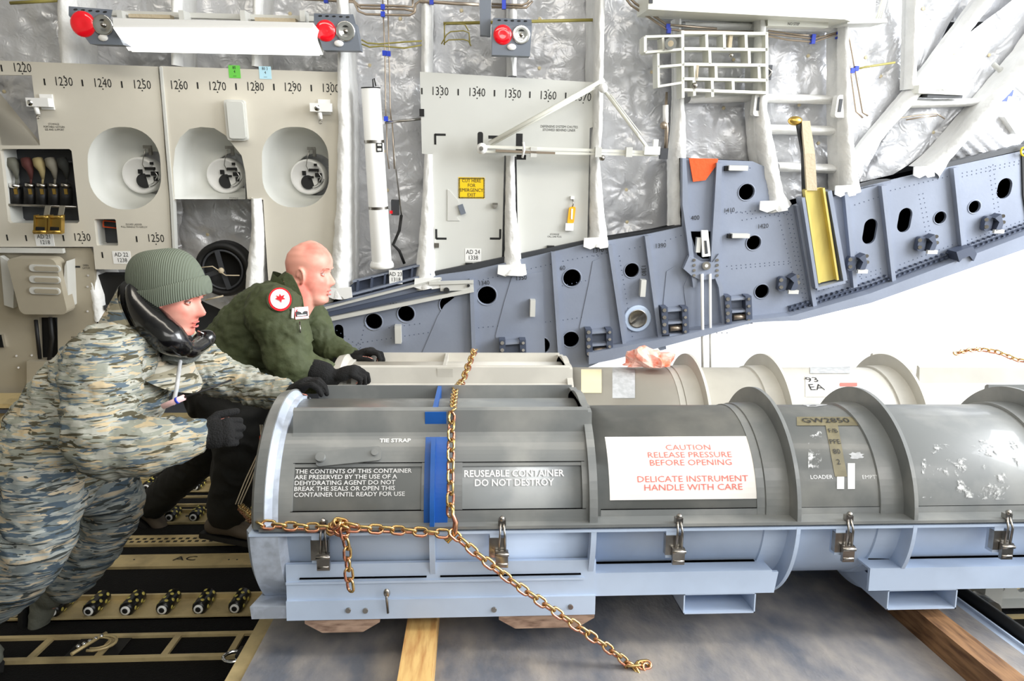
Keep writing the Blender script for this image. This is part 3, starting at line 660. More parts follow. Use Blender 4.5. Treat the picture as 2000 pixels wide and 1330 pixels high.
# ================================================================ SIDE WALL: insulation, frames, panels
def blanket(quad, lab, w=None, nu=None, nv=None, ties=None, seed=0, depth=.05):
    w = w if w is not None else (-.27 if quad[0][0] < 1300 else -.12)
    P4 = [onW(x, y, w) for x, y in quad]; wu = (P4[1]-P4[0]).length; hv = (P4[3]-P4[0]).length
    nu = max(14, int(wu/.0125)); nv = max(14, int(hv/.0125)); q = random.Random(seed)
    tp = [(wu*q.uniform(.3,.7), hv*(i+q.uniform(.3,.7))/max(1, round(hv/.33)), q.uniform(0,6)) for i in range(max(1, round(hv/.33)))]
    tp += [(wu*q.uniform(-.02,.06), hv*q.random(), 1.) for _ in range(3)]+[(wu*q.uniform(.94,1.02), hv*q.random(), 4.) for _ in range(3)]
    def fn(u, v):
        p = (P4[0]*(1-u)+P4[1]*u)*(1-v)+(P4[3]*(1-u)+P4[2]*u)*v; a, b = u*wu, v*hv
        h = depth*(max(0, math.sin(PI*u))**.5)-depth*.6
        h += .03*noise.noise(V((p.x*3.2, p.z*3.2, seed)))+.012*noise.noise(V((p.x*11, p.z*9, seed)))
        h += .012*abs(noise.noise(V((p.x*7+seed, p.z*3, 3.3))))
        for ta, tb, ph in tp:
            d = math.hypot(a-ta, b-tb); th = math.atan2(b-tb, a-ta)
            h += -.035*math.exp(-(d/.05)**2)+.009*(1-2*abs(math.sin(5.5*th+ph+3*d)))*math.exp(-d/.10)*min(1, d/.03)
        return p+NW*h
    m = MB('film'); m.grid(fn, nu, nv)
    m.uses('kraft')
    for ta, tb, ph in tp[:-6]:
        p = fn(min(1, max(0, ta/wu)), min(1, max(0, tb/hv))); m.ball(p+NW*.004, (.013,.013,.004), 8, 5, (XW, UW, NW))
    return T('insulation_blanket', lab, 'insulation blanket', m, 'quilted insulation blankets between the wall frames')
bays = [([(-170,-120),(140,-120),(150,520),(-170,520)], 'crinkled silver insulation blanket at the far left top beside the station mark 1220'),
 ([(140,-120),(352,-120),(356,560),(150,540)], 'crinkled silver insulation blanket behind the left lamp box'),
 ([(352,-120),(505,-120),(506,640),(345,560)], 'crinkled silver insulation blanket above the black wheel'),
 ([(505,-120),(672,-120),(668,590),(506,560)], 'crinkled silver insulation blanket behind the right end of the lit ceiling lamp'),
 ([(672,-120),(834,-120),(834,560),(668,620)], 'crinkled silver insulation blanket behind the tall white canister'),
 ([(834,-120),(1000,-120),(1000,540),(834,570)], 'crinkled silver insulation blanket around the yellow-green conduit above panel 1330'),
 ([(1000,-120),(1167,-120),(1165,500),(1000,545)], 'crinkled silver insulation blanket right of the single lamp box'),
 ([(1167,-120),(1322,-120),(1320,480),(1165,510)], 'crinkled silver insulation blanket behind the folding strut'),
 ([(1322,-120),(1490,-120),(1495,440),(1320,460)], 'crinkled silver insulation blanket behind the lattice bracket'),
 ([(1490,-120),(1642,-120),(1652,410),(1500,440)], 'crinkled silver insulation blanket behind the tan strap'),
 ([(1642,-120),(1775,-120),(1768,190),(1648,400)], 'crinkled silver insulation blanket with two bent pipes beside the vertical white frame'),
 ([(1768,-120),(1935,-120),(1800,170),(1768,190)], 'dark-shaded insulation blanket in the triangle under the upper right corner')]
for i, (q, lab) in enumerate(bays): blanket(q, lab, seed=i+1)
blanket([(1770,160),(2130,-130),(2060,110),(1660,400)], 'long crinkled insulation blanket between the two slanted white frames', w=-.12, seed=31, depth=.09)
blanket([(1930,-150),(2200,-150),(2200,60),(1870,40)], 'insulation blanket in the extreme upper right corner', w=-.20, seed=33, depth=.06)
blanket([(2000,110),(2250,60),(2250,330),(1800,345)], 'crinkled insulation blanket right of the lower slanted frame', w=-.20, seed=32, depth=.06)

def frame(pts, lab=None, w0=-.06, d=1.0, seed=0, foot=False, flat=.8):
    """fabric-wrapped frame: half-round section following (px, py, half width px)"""
    C = [onW(x, y, w0) for x, y, h in pts]; H = [h/285.0 for x, y, h in pts]
    L_ = [0]
    for a, b in zip(C, C[1:]): L_.append(L_[-1]+(b-a).length)
    def samp(s):
        for i in range(len(C)-1):
            if s <= L_[i+1] or i == len(C)-2:
                t = (s-L_[i])/max(1e-6, L_[i+1]-L_[i]); t = min(1, max(0, t)); return C[i].lerp(C[i+1], t), H[i]*(1-t)+H[i+1]*t, (C[i+1]-C[i]).normalized()
    nv = max(6, int(L_[-1]/.02)); m = MB('cover')
    def fn(u, v):
        p, h, t = samp(v*L_[-1]); side = t.cross(NW).normalized(); a = PI*min(1, max(0, (u-.1)/.8)); dp = ((-.30 if pts[0][0] < 1300 else -.10)-w0)*(1 if u in (0, 1) else 0)
        wr = 1+.10*noise.noise(V((p.x*9+math.cos(a)*2, p.z*13, seed)))+.06*noise.noise(V((math.cos(a)*4, p.z*40, seed+9)))
        return p+side*(h*math.cos(a)*wr)+NW*((max(0, math.sin(a))*(.05+h*flat))*wr+.03+dp)
    m.grid(fn, 21, nv)
    parts = [('wrap', m)]
    if foot:
        x, y, h = pts[-1]; g = MB('white')
        jag = [(x-h,y-12),(x+h*.9,y-14),(x+h,y+6),(x+h*.3,y+9),(x+h*.1,y+4),(x-h*.5,y+10),(x-h*1.05,y+5)]
        wplate(jag, .175, .012, 'white', g); parts.append(('tape_foot', g))
    return T('wrapped_frame', lab, 'wrapped frame', parts, 'white fabric-wrapped wall frames')
FR = [([(140,-90,13),(140,30,14),(146,128,14)], 'wrapped white frame behind the left lamp box', False),
 ([(352,-90,8),(352,130,9)], 'wrapped white frame above the joint between the first two wall panels', False),
 ([(510,-90,8),(506,132,9)], 'wrapped white frame behind the lit lamp', False),
 ([(505,385,9),(508,450,11),(504,500,14),(500,560,15)], 'short wrapped frame between the black wheel and the bald man', False),
 ([(670,-90,9),(672,108,9),(676,250,12),(674,400,14),(670,500,18),(665,575,23)], 'wrapped frame with flared foot right of the bald head', True),
 ([(834,-90,9),(833,145,9)], 'upper wrapped frame above the left edge of panel 1330', False),
 ([(838,300,8),(836,400,11),(833,480,15),(832,540,20),(836,556,26)], 'wrapped frame with taped foot at the left edge of the yellow-placard panel', True),
 ([(1001,-90,8),(1000,150,8)], 'upper wrapped frame behind the single lamp box', False),
 ([(996,303,8),(996,400,10),(1000,480,15),(1002,515,19),(1001,530,28)], 'wrapped frame standing between the yellow placard and the yellow tag', True),
 ([(1170,-90,9),(1165,250,9),(1160,310,9),(1163,400,13),(1167,460,17),(1165,477,24)], 'long wrapped frame behind the apex of the folding strut', True),
 ([(1318,40,7),(1322,190,9),(1322,270,14),(1320,300,16),(1318,440,15)], 'wrapped frame left of the orange triangle', False),
 ([(1478,30,9),(1478,215,12),(1490,300,18),(1505,380,18),(1512,405,27)], 'wrapped frame with broad taped foot left of the tan strap', True),
 ([(1638,30,8),(1640,200,11),(1645,300,14),(1652,375,20)], 'wrapped frame with taped foot right of the yellow tray', True),
 ([(1774,-90,8),(1768,175,9)], 'thin vertical wrapped frame in the upper right', False),
 ([(1975,-90,14),(1915,0,14),(1790,165,13),(1690,280,12),(1655,335,14)], 'upper slanted wrapped frame meeting the vertical one', False),
 ([(2120,-60,15),(2010,105,14),(1900,230,12),(1830,310,12),(1806,338,20)], 'lower slanted wrapped frame ending on the blue-grey beam', True),
 ([(1340,192,9),(1475,190,9)], 'horizontal wrapped frame under the lattice bracket', False),
 ([(1488,192,8),(1640,196,8)], 'horizontal wrapped frame topmost between the two right verticals', False),
 ([(1490,252,9),(1640,256,9)], 'horizontal wrapped frame at the hook of the tan strap', False),
 ([(1510,325,9),(1645,330,9)], 'horizontal wrapped frame lowest beside the tan strap', False),
 ([(1330,52,7),(1640,56,7)], 'horizontal wrapped frame under the big white box', False),
 ([(1765,203,8),(1895,200,8)], 'horizontal wrapped frame under the small white box at right', False)]
for i, (p, l_, ft) in enumerate(FR): frame(p, l_, seed=i, foot=ft, w0=.035 if ft or 'short' in l_ else -.06)

# ---- painted wall panels with bowls
WP = .075
def bowl(outline_px, cx, cy, r, mt='panel2'):
    top = [onW(x, y, WP) for x, y in outline_px]; n = len(top); c = onW(cx, cy, -.02); R_ = r/285.0
    def ring(k, w, rad, t):
        p = top[k]; d = p-c; a = math.atan2(d.dot(UW), d.dot(XW)); q = onW(cx, cy, w)+XW*(rad*math.cos(a))+UW*(rad*math.sin(a)); return p.lerp(q, t)
    m = MB(mt); lv = []
    for t, w in ((0,0),(.12,-.04),(.35,-.09),(.65,-.12),(.9,-.13),(1,-.13),(1,-.2)):
        for k in range(n):
            p = top[k]; d = p-c; a = math.atan2(d.dot(UW), d.dot(XW)); q = onW(cx, cy, 0)+XW*(R_*1.2*math.cos(a))+UW*(R_*1.2*math.sin(a))
            base = (p-NW*WP).lerp(q, t); lv.append(base+NW*(w+WP if t < .01 else w+.0))
    m.add(lv, [(i*n+k, i*n+(k+1) % n, (i+1)*n+(k+1) % n, (i+1)*n+k) for i in range(6) for k in range(n)], True)
    c0 = onW(cx, cy, -.06)
    # round white fitting
    f = MB('white'); f.lathe(onW(cx, cy, -.19), NW, [(0,R_),(.10,R_),(.11,R_*.96),(.115,R_*.9),(.105,R_*.84),(.105,0)], 32)
    f.uses('black'); f.cyl(onW(cx-6, cy+12, -.10), onW(cx-6, cy+12, -.078), R_*.40, 20)
    for dx, dy, a, b in ((-14,-6,.016,.02),(5,-12,.045,.012),(14,-2,.03,.018),(8,-22,.012,.012),(0,2,.02,.01),(16,8,.014,.02)): f.box(onW(cx+dx, cy+dy, -.07), (a*1.4,.02,b*1.4), (XW, NW, UW))
    f.uses('chrome'); f.tube([onW(cx+12, cy-10, -.065), onW(cx+20, cy+2, -.06), onW(cx+12, cy+16, -.065), onW(cx+2, cy+22, -.065)], .004, 6)
    for k in range(3): f.tube([onW(cx+26*math.cos(a), cy+26*math.sin(a)-2, -.07+.0*k) for a in [.3+.15*j for j in range(8)]], .003, 5)
    f.uses('steel'); f.tube([onW(cx-4, cy-50, -.05), onW(cx-8, cy-34, -.05), onW(cx-10, cy-20, -.06), onW(cx-4, cy-8, -.06)], .0025, 5); f.box(onW(cx, cy-54, -.06), (.05,.02,.02), (XW, NW, UW)); f.box(onW(cx+6, cy-46, -.06), (.018,.02,.05), (XW, NW, UW))
    return [('bowl', m), ('round_fitting', f, 'white round fitting with black opening')]
def rr(x0, y0, x1, y1, r, n=7, r2=None):
    out = []
    for cx, cy, a0 in ((x1-r,y0+r,-90),(x1-r,y1-r,0),(x0+r,y1-r,90),(x0+r,y0+r,180)):
        for i in range(n+1): a = math.radians(a0+90*i/n); out.append((cx+r*math.cos(a), cy+r*math.sin(a)))
    return out
def skew(pts, k, y0): return [(x+(y-y0)*k, y) for x, y in pts]
def recess(px, w1, m=None, mt='panel2', back='dark', mask=None):
    m = m or MB(mt); a = pp(px, WP-.002); b = [p-NW*(w1) for p in a]; n = len(a)
    m.uses(mt); m.add(a+b, [(i, (i+1) % n, n+(i+1) % n, n+i) for i in range(n)]); m.uses(back); m.add(b, [tuple(range(n))]); return m
def ticks(mb, lst, h=11):
    mb.uses('ink')
    for x, y in lst: mb.box(onW(x, y, WP+.001), (.009,.001,h/285.0), (XW, NW, UW))
def numbers(lst, mb=None, h=15, w=WP):
    mb = mb or MB('ink')
    for s_, x, y in lst:
        wall_text(s_, x, y, h, 'ink', w, mb, rot=-.018, xs=.78)
        for dy in (-11, 11): mb.box(onW(x+1, y+dy, w+.001), (.007,.001,.007), (XW, NW, UW))
    return mb
o1 = [(-60,116),(308,130),(316,210),(322,300),(330,385),(337,527),(186,526),(182,482),(-60,482)]
hA = skew(rr(172,248,314,409,66,9), .05, 330); hB = skew(rr(186,428,228,480,2,1), .10, 450); hC = skew(rr(8,291,147,436,4,1), .11, 360); hD = [(-60,146),(62,147),(78,284),(-60,284)]
m = wplate(o1, WP, .03, 'panel', holes=[pp(h, WP) for h in (hA, hB, hC, hD)])
parts = [('panel_sheet', m)]+bowl(hA, 288, 341, 34)
parts.append(('pocket', recess(hC, .16))); g = recess(hB, .12); g.uses('orange')
for k in range(9): g.box(onW(204+3*k, 431+.3*k, -.0), (.008,.01,.006), (XW, NW, UW)); g.box(onW(204+3*k, 443+.3*k, -.0), (.008,.01,.006), (XW, NW, UW))
for k in range(4): g.box(onW(202, 433+3*k, -.0), (.006,.01,.008), (XW, NW, UW))
parts.append(('pocket', g))
g = numbers([('1220',43,133),('1230',124,160),('1240',200,163),('1250',277,166),('1230',160,464),('1250',304,466)])
ticks(g, [(3,133),(87,160),(161,162),(238,165),(14,464),(51,465),(124,465),(267,467),(200,498)]); parts.append(('station_numbers', g))
g = wall_text('STOWAGE\nPORTABLE OXYGEN\nSEE AND SUPPORT', 106, 248, 3.6, 'ink', WP); wall_text('ESCAPE LADDER\nPULL HANDLE TO DEPLOY', 262, 441, 3.6, 'ink', WP, g); parts.append(('small_lettering', g))
def placard(px, py, w_, h_, body, hp=10, bg_='white', w=WP, mbw=None):
    g = MB(); c = onW(px, py, w+.001); g.uses(bg_); g.box(c, (w_/285.0,.002,h_/285.0), (XW, NW, UW)); wall_text(body, px, py, hp, 'ink', w+.002, g, xs=.85); return g
T('wall_panel', 'beige wall panel numbered 1220 to 1250 with one oval bowl and strap locker', 'wall panel', parts)
T('location_placard', 'white AD 21 placard numbered 1218 under the brass ratchets', 'placard', placard(87, 468, 33, 24, 'AD 21\n1218', 8))
T('location_placard', 'white AD 22 placard numbered 1238 above the knit cap', 'placard', placard(238, 503, 33, 24, 'AD 22\n1238', 8))
o2 = [(313,129),(662,141),(668,345),(664,420),(650,592),(528,600),(522,520),(514,390),(483,389),(482,385),(480,391),(334,391),(326,300)]
hE = [(341,389),(338,330),(342,290),(352,268),(370,252),(392,248),(418,250),(440,264),(472,304),(478,335),(479,389)]
hF = skew(rr(512,248,642,405,58,9,), .02, 330)
o2b = [(313,129),(662,141),(668,345),(664,420),(650,592),(528,600),(522,520),(514,390),(483,389),(479,335),(472,304),(440,264),(418,250),(392,248),(370,252),(352,268),(342,290),(338,330),(341,391),(334,391),(326,300)]
m = wplate(o2b, WP, .03, 'panel', holes=[pp(hF, WP)])
parts = [('panel_sheet', m)]+bowl(hE, 448, 342, 33)+bowl(hF, 608, 344, 33)
g = numbers([('1260',349,167),('1270',424,169),('1280',498,170),('1290',571,171),('1300',645,173)]); ticks(g, [(386,167),(461,169),(535,170),(608,172)]); wall_text('STOWAGE\nLIFE RAFT', 457, 389, 3, 'ink', WP, g); parts.append(('station_numbers', g))
g = MB('cabl'); g.rbox(onW(462, 235, WP+.02), (.125,.04,.245), .02, (XW, NW, UW)); g.uses('panel2'); g.rbox(onW(462, 235, WP+.048), (.10,.02,.22), .016, (XW, NW, UW)); parts.append(('cover_box', g, 'pale grey rectangular cover'))
T('wall_panel', 'beige wall panel numbered 1260 to 1300 with two bowls behind the bald man', 'wall panel', parts)
T('sticker', 'small green sticker at the top of the 1270 panel', 'sticker', placard(458, 140, 20, 21, '80\n4\nxxx'.replace('xxx', '---'), 5, mat('green_sticker', (110,205,80), .5)))
T('sticker', 'small pale blue sticker at the top of the 1280 panel', 'sticker', placard(518, 142, 21, 21, '80 3\n4\n---', 5, mat('sky_sticker', (190,230,245), .5)))
m = MB('panel2'); m.uses('cabl'); m.prism(pp([(311,130),(316,130),(338,390),(343,520),(339,525),(332,390)], WP+.012), NW*-.05); T('joint_strip', 'narrow pale joint strip between the first two wall panels', 'joint strip', m)
o3 = [(820,140),(1163,161),(1159,248),(1152,250),(1147,474),(1012,504),(1009,306),(985,304),(980,510),(850,541),(843,302),(824,300)]
m = wplate(o3, WP, .03, 'panel2'); parts = [('panel_sheet', m)]
g = numbers([('1330',859,179),('1340',931,181),('1350',1001,184),('1360',1070,187),('1370',1138,190)]); ticks(g, [(824,178),(895,180),(966,182),(1035,185),(1105,187)])
for x, y, sx, sy in ((850,263,1,1),(852,466,1,-1),(977,466,-1,-1)):
    g.box(onW(x+sx*10, y, WP+.001), (.07,.001,.014), (XW, NW, UW)); g.box(onW(x, y+sy*9, WP+.001), (.014,.001,.066), (XW, NW, UW))
wall_text('DEFENSIVE SYSTEM CHUTES\nSTOWED BEHIND LINER', 1092, 251, 4.5, 'ink', WP, g, xs=.9); wall_text('STOWAGE\nCALL LINE PLUG', 1083, 460, 3.4, 'ink', WP, g); parts.append(('station_numbers', g))
g = MB('cabl'); wplate([(874,370),(878,372),(895,392),(898,408),(892,424),(898,431),(874,431)], WP+.006, .006, 'cabl', g); g.uses('lampg'); g.box(onW(902, 409, WP+.012), (.035,.012,.065), ((XW+UW*.35).normalized(), NW, (UW-XW*.35).normalized())); parts.append(('access_door', g))
g = MB('steel'); g.cyl(onW(967, 402, WP), onW(967, 402, WP+.03), .016, 12); g.box(onW(967, 398, WP+.02), (.035,.02,.012), (XW, NW, UW)); g.box(onW(853, 479, WP+.006), (.03,.012,.03), (XW, NW, UW)); g.uses('black'); g.box(onW(916, 520, WP), (.05,.04,.05), (XW, NW, UW)); g.box(onW(1075, 485, WP), (.05,.04,.04), (XW, NW, UW)); g.box(onW(824, 220, WP), (.03,.02,.045), (XW, NW, UW)); parts.append(('fasteners', g))
T('wall_panel', 'light grey wall panel numbered 1330 to 1370 with a yellow placard', 'wall panel', parts)
g = placard(921, 367, 49, 39, 'CUT HERE\nFOR\nEMERGENCY\nEXIT', 6.6, 'yellow'); g.uses('ink')
for k in range(17):
    for yy in (348.5, 386): g.box(onW(898+2.9*k, yy, WP+.003), (.006,.001,.009), (XW, NW, UW))
for k in range(13):
    for xx in (897, 945.5): g.box(onW(xx, 350+2.9*k, WP+.003), (.009,.001,.006), (XW, NW, UW))
T('placard', 'yellow emergency cut placard with striped border', 'placard', g)
T('location_placard', 'white AD 24 placard numbered 1338 at the foot of the grey panel', 'placard', placard(924, 498, 31, 25, 'AD 24\n1338', 8.5))
g = MB(mat('amber_tag', (245,180,30), .5)); g.rbox(onW(1116, 420, WP+.02), (.045,.012,.11), .012, ((XW+UW*.08).normalized(), NW, (UW-XW*-.08).normalized())); g.uses('white'); g.box(onW(1117, 418, WP+.028), (.012,.004,.07), (XW, NW, UW)); g.box(onW(1112, 443, WP+.02), (.055,.02,.05), (XW, NW, UW)); g.uses('steel'); g.tube([onW(1118, 388, WP+.01), onW(1120, 398, WP+.02), onW(1118, 404, WP+.02)], .004, 6); g.uses('white'); g.box(onW(1118, 386, WP+.01), (.025,.02,.02), (XW, NW, UW))
T('hanging_tag', 'yellow hanging tag with a white clip on the grey panel', 'tag', g)

# straps and ratchets in the strap locker
m = MB('steel'); m.tube([onW(15, 400, .05), onW(150, 404, .05)], .008, 8); T('locker_rod', 'thin steel rod across the strap locker', 'rod', m)
m = MB('dark'); m.tube([onW(12, 312, -.03), onW(150, 316, -.03)], .008, 8); T('hanger_rod', 'dark upper rod in the strap locker', 'rod', m)
cols_ = [mat('strap_grey', (96,96,86), .8), mat('strap_maroon', (74,34,30), .8), mat('strap_sand', (150,136,96), .8), mat('strap_stone', (120,116,104), .8), mat('strap_black', (40,42,40), .8)]
for i, (x, c_) in enumerate(zip((22, 50, 73, 97, 120), cols_)):
    m = MB(c_); m.tube([onW(x, 310, -.01), onW(x+4, 322, 0), onW(x+9, 334, 0), onW(x+11, 350, 0)], [.03,.034,.02,.008], 10); m.tube([onW(x+11, 345, 0), onW(x+10, 360, 0)], .007, 6)
    b = MB('chrome' if i == 0 else 'steel'); b.cyl(onW(x+9, 358, 0), onW(x+9, 366, 0), .042 if i == 0 else .03, 16); b.uses('black'); b.cyl(onW(x+9, 366, 0), onW(x+9, 402, 0), .036, 14); b.uses('brass'); b.box(onW(x+9, 374, .034), (.02,.008,.035), (XW, NW, UW))
    T('hanging_strap', ['grey webbing strap leftmost in the locker', 'maroon webbing strap second from left in the locker', 'sand coloured webbing strap in the middle of the locker', 'stone coloured webbing strap fourth in the locker', 'black webbing strap rightmost in the locker'][i], 'strap', [('webbing', m), ('buckle', b)], 'straps in the locker')
for x, lab in ((86, 'brass ratchet buckle hanging leftmost below the strap locker'), (114, 'brass ratchet buckle hanging nearest the AD 21 placard corner at right')):
    m = MB('brass'); ax = ((XW+UW*-.05).normalized(), NW, (UW+XW*.18).normalized())
    m.box(onW(x-4, 436, .15), (.055,.02,.07), ax)
    for s in (-1, 1): m.box(onW(x-4+s*11, 438, .15), (.012,.04,.12), ax)
    m.cyl(onW(x-20, 453, .16), onW(x+6, 453, .16), .014, 10); m.cyl(onW(x-14, 424, .16), onW(x+10, 424, .16), .011, 10); m.uses('black'); m.box(onW(x-5, 446, .155), (.05,.03,.02), ax)
    st = MB('tan'); st.uses(cols_[3]); st.prism(pp([(x+2,402),(x+12,402),(x+8,426),(x-2,426)], .13), NW*-.01)
    T('ratchet_buckle', lab, 'ratchet', [('ratchet', m), ('webbing', st)], 'ratchets under the locker')
def spigot(x, y, lab, fl=1):
    m = MB('white'); m.box(onW(x, y, WP+.006), (.075,.012,.09), (XW, NW, UW)); m.box(onW(x-14*fl, y+1, WP+.05), (.13,.06,.05), (XW, NW, UW)); m.uses('chrome'); m.ball(onW(x-30*fl, y+2, WP+.06), .028, 10, 7); m.uses('white')
    m.tube([onW(x-22*fl, y+8, WP+.06), onW(x-18*fl, y+24, WP+.06)], .014, 8); m.uses('steel'); m.tube([onW(x-18*fl+3*math.cos(a), y+29+4*math.sin(a), WP+.06) for a in [k*PI/4 for k in range(9)]], .003, 5)
    T('wall_fitting', lab, 'fitting', m)
spigot(92, 199, 'white pipe fitting on the left wall panel under mark 1230'); spigot(634, 209, 'small white fitting below the 1300 mark', .45)
# ---- left cabinet
m = wplate([(-60,484),(176,484),(184,500),(185,645),(180,800),(115,800),(112,620),(76,620),(80,740),(62,800),(-60,800)], .05, .03, 'cab')
parts = [('front_sheet', m)]
g = MB('cab'); g.rbox(onW(82, 557, .15), (.30,.10,.37), .04, ((XW-UW*.0).normalized(), NW, (UW-XW*.06).normalized()))
for k in range(3): g.uses('cabl'); g.rbox(onW(88, 524+22*k, .205), (.19,.012,.045), .02, ((XW-UW*.03).normalized(), NW, UW)); g.uses('cab'); g.rbox(onW(91, 525+22*k, .212), (.15,.006,.03), .014, ((XW-UW*.03).normalized(), NW, UW))
parts.append(('storage_box', g, 'grey box with three rounded slots'))
g = MB('cabl'); g.prism(pp([(130,510),(134,600),(122,612),(126,520)], .15), NW*-.1); g.prism(pp([(0,500),(28,520),(26,602),(8,596)], .10), NW*-.04); g.box(onW(60, 489, .08), (.42,.03,.03), (XW, NW, UW)); parts.append(('side_plate', g))
g = MB('black'); g.box(onW(95, 665, .0), (.13,.02,.34), (XW, NW, UW)); g.tube([onW(98, 620, .06), onW(102, 660, .06), onW(96, 705, .06)], .014, 8); g.tube([onW(70, 625, .06), onW(78, 700, .06)], .012, 8); parts.append(('release_handle', g, 'black handle in a dark slot'))
g = MB('ink'); g.box(onW(152, 521, .052), (.03,.002,.012), (XW, NW, UW)); wall_text('OPEN\nLATCH', 168, 521, 3.8, 'ink', .052, g); wall_text('FIRST AID\nSTOWAGE\nLOCKER', 150, 664, 4, 'ink', .052, g); g.uses('chrome'); g.box(onW(136, 521, .06), (.045,.02,.045), (XW, NW, UW)); g.box(onW(2, 665, .06), (.04,.03,.09), (XW, NW, UW)); parts.append(('lettering', g))
g = MB('steel')
for x, y in ((172,538),(171,560),(171,608),(32,695),(62,694),(36,718),(66,737)): g.cyl(onW(x, y, .05), onW(x, y, .056), .007, 8)
parts.append(('screws', g)); T('cabinet', 'grey-beige wall cabinet behind the capped man with slotted storage box', 'cabinet', parts)
m = MB('cab'); m.prism(pp([(52,706),(100,706),(160,706),(160,760),(52,760)], .10), NW*-.1); m.uses('rail'); m.box(onW(20, 782, .2), (.9,.2,.03), (XW, NW, UW)); T('lower_ledge', 'beige ledge plate low on the wall behind the camouflage jacket', 'ledge', m)
frame([(190,528,9),(200,570,13),(206,620,13)], 'short wrapped frame in the dark gap left of the knit cap', seed=77)
m = MB('black'); m.box(onW(228, 590, -.05), (.25,.1,.4), (XW, NW, UW)); m.uses('steel'); m.tube([onW(246, 532, .06), onW(250, 560, .06), onW(256, 590, .05)], .004, 6); m.uses('dark'); m.box(onW(235, 600, .01), (.2,.04,.03), (XW, NW, UW)); m.uses('brass'); m.box(onW(238, 590, .02), (.04,.02,.02), (XW, NW, UW)); T('dark_wall_gap', 'dark wall gap with thin steel rod left of the knit cap', 'wall gap', m)  # black box paints the shade inside the wall gap
# ---- wheel
c = onW(440, 524, .02); m = MB('black'); R_ = .185
m.lathe(c, NW, [(-.05,R_*.7),(-.05,R_),(.04,R_),(.06,R_*.95),(.065,R_*.85),(.05,R_*.76),(.0,R_*.74),(.0,0)], 40)
g = MB('dark'); g.tube([c+XW*(R_*.7*math.cos(a))+UW*(R_*.7*math.sin(a))+NW*.05 for a in [2*PI*k/32 for k in range(32)]], .008, 6, closed=True)
for a in (100, -75, 200): g.box(c+(XW*math.cos(math.radians(a))+UW*math.sin(math.radians(a)))*R_*.36+NW*.06, (.03,.012,R_*.74), ((XW*math.sin(math.radians(a))-UW*math.cos(math.radians(a))), NW, (XW*math.cos(math.radians(a))+UW*math.sin(math.radians(a)))))
h = MB('tan'); h.ball(c+NW*.08, .02, 10, 6); h.tube([c+XW*-.14+UW*.02+NW*.09, c+XW*-.05+UW*.03+NW*.09, c+XW*.03+UW*-.03+NW*.09, c+XW*.12+UW*-.03+NW*.09], .004, 6); h.tube([c+XW*-.12+UW*-.2+NW*.09, c+XW*.0+UW*-.17+NW*.09], .006, 6)
T('wheel', 'black round wheel with grey spokes behind the green sleeve', 'wheel', [('rim', m), ('spokes', g), ('tie_cord', h, 'tan tie cord')])
# ---- canister
m = MB('white'); a, b = onW(724, 172, .10), onW(746, 516, .10); d = (b-a); ln = d.length; R_ = .059
m.lathe(a, d, [(0,R_*.9),(.003,R_),(ln-.01,R_*1.12),(ln,R_*1.1)], 28); m.uses('black'); m.lathe(a, d, [(-.004,R_*1.02),(.003,R_*1.02)], 24)
g = MB('steel')
for t in (.28, .655): g.lathe(a+d*t, d, [(0,R_*1.09),(.018,R_*1.09)], 24)
g.uses('black'); g.tube([onW(729, 170, .1), onW(728, 155, .1), onW(731, 153, .1), onW(734, 168, .1)], .004, 6)
h = MB('white'); h.lathe(b, d, [(-.02,R_*1.2),(.0,R_*1.35),(.02,R_*1.35),(.022,R_*1.1)], 28); wl = MB('ink'); wl.box(onW(741, 288, .163), (.04,.002,.055), (XW, NW, UW)); wl.uses('white'); wl.box(onW(741, 283, .165), (.025,.002,.012), (XW, NW, UW)); wl.box(onW(741, 292, .165), (.025,.002,.015), (XW, NW, UW))
T('canister', 'tall white cylindrical canister leaning between two frames', 'canister', [('body', m), ('strap_bands', g), ('foot_collar', h), ('label_mark', wl)])
m = MB('black'); m.tube([onW(784, 420, .03), onW(780, 450, .04), onW(768, 478, .05), onW(780, 490, .05), onW(790, 515, .05)], .010, 8); m.uses('dark'); m.box(onW(772, 405, .0), (.05,.05,.10), (XW, NW, UW)); m.uses('red'); m.box(onW(764, 414, .03), (.02,.02,.02), (XW, NW, UW)); m.uses('steel'); m.tube([onW(766, 240, .0), onW(772, 320, .0), onW(784, 420, .02)], .005, 6)
T('black_hose', 'black hose and valve right of the white canister', 'hose', m)

# ---- pipes and conduits
def pipes(lab, runs, mt='tube', clips=(), r=.0075, w=.04, name='pipe_run', cat='pipes'):
    g = MB(mt)
    for rn in runs: g.tube([onW(x, y, w) for x, y in rn], r, 8)
    parts = [('pipes', g)]
    if clips:
        c_ = MB('blue')
        for x, y in clips: c_.box(onW(x, y, w), (.024,.03,.03), (XW, NW, UW))
        parts.append(('clips', c_, 'blue clips'))
    T(name, lab, cat, parts)
pipes('pair of bent metal pipes with blue clips along the top edge', [[(560,-4),(690,4),(705,16),(790,18),(808,22),(812,8),(820,2),(935,8)],[(640,-4),(690,0),(700,10),(790,12),(806,14),(806,0)],[(690,0),(700,22),(715,28),(800,30),(810,24),(812,6)],[(820,4),(935,10)]], clips=[(748,14),(748,28),(843,4),(637,1)])
pipes('two thin vertical pipes between frame and canister', [[(747,-10),(752,110),(753,210),(754,235)],[(757,-10),(760,110),(762,210),(764,235)],[(755,235),(756,300),(760,330)],[(766,235),(770,330)]], clips=[(751,104),(759,105),(754,232)], r=.004)
pipes('olive looping wires crossing the bay left of panel 1330', [[(706,78),(718,84),(740,86),(790,82),(824,80)],[(706,86),(722,92),(745,90),(790,94),(824,88)]], 'olive', r=.005)
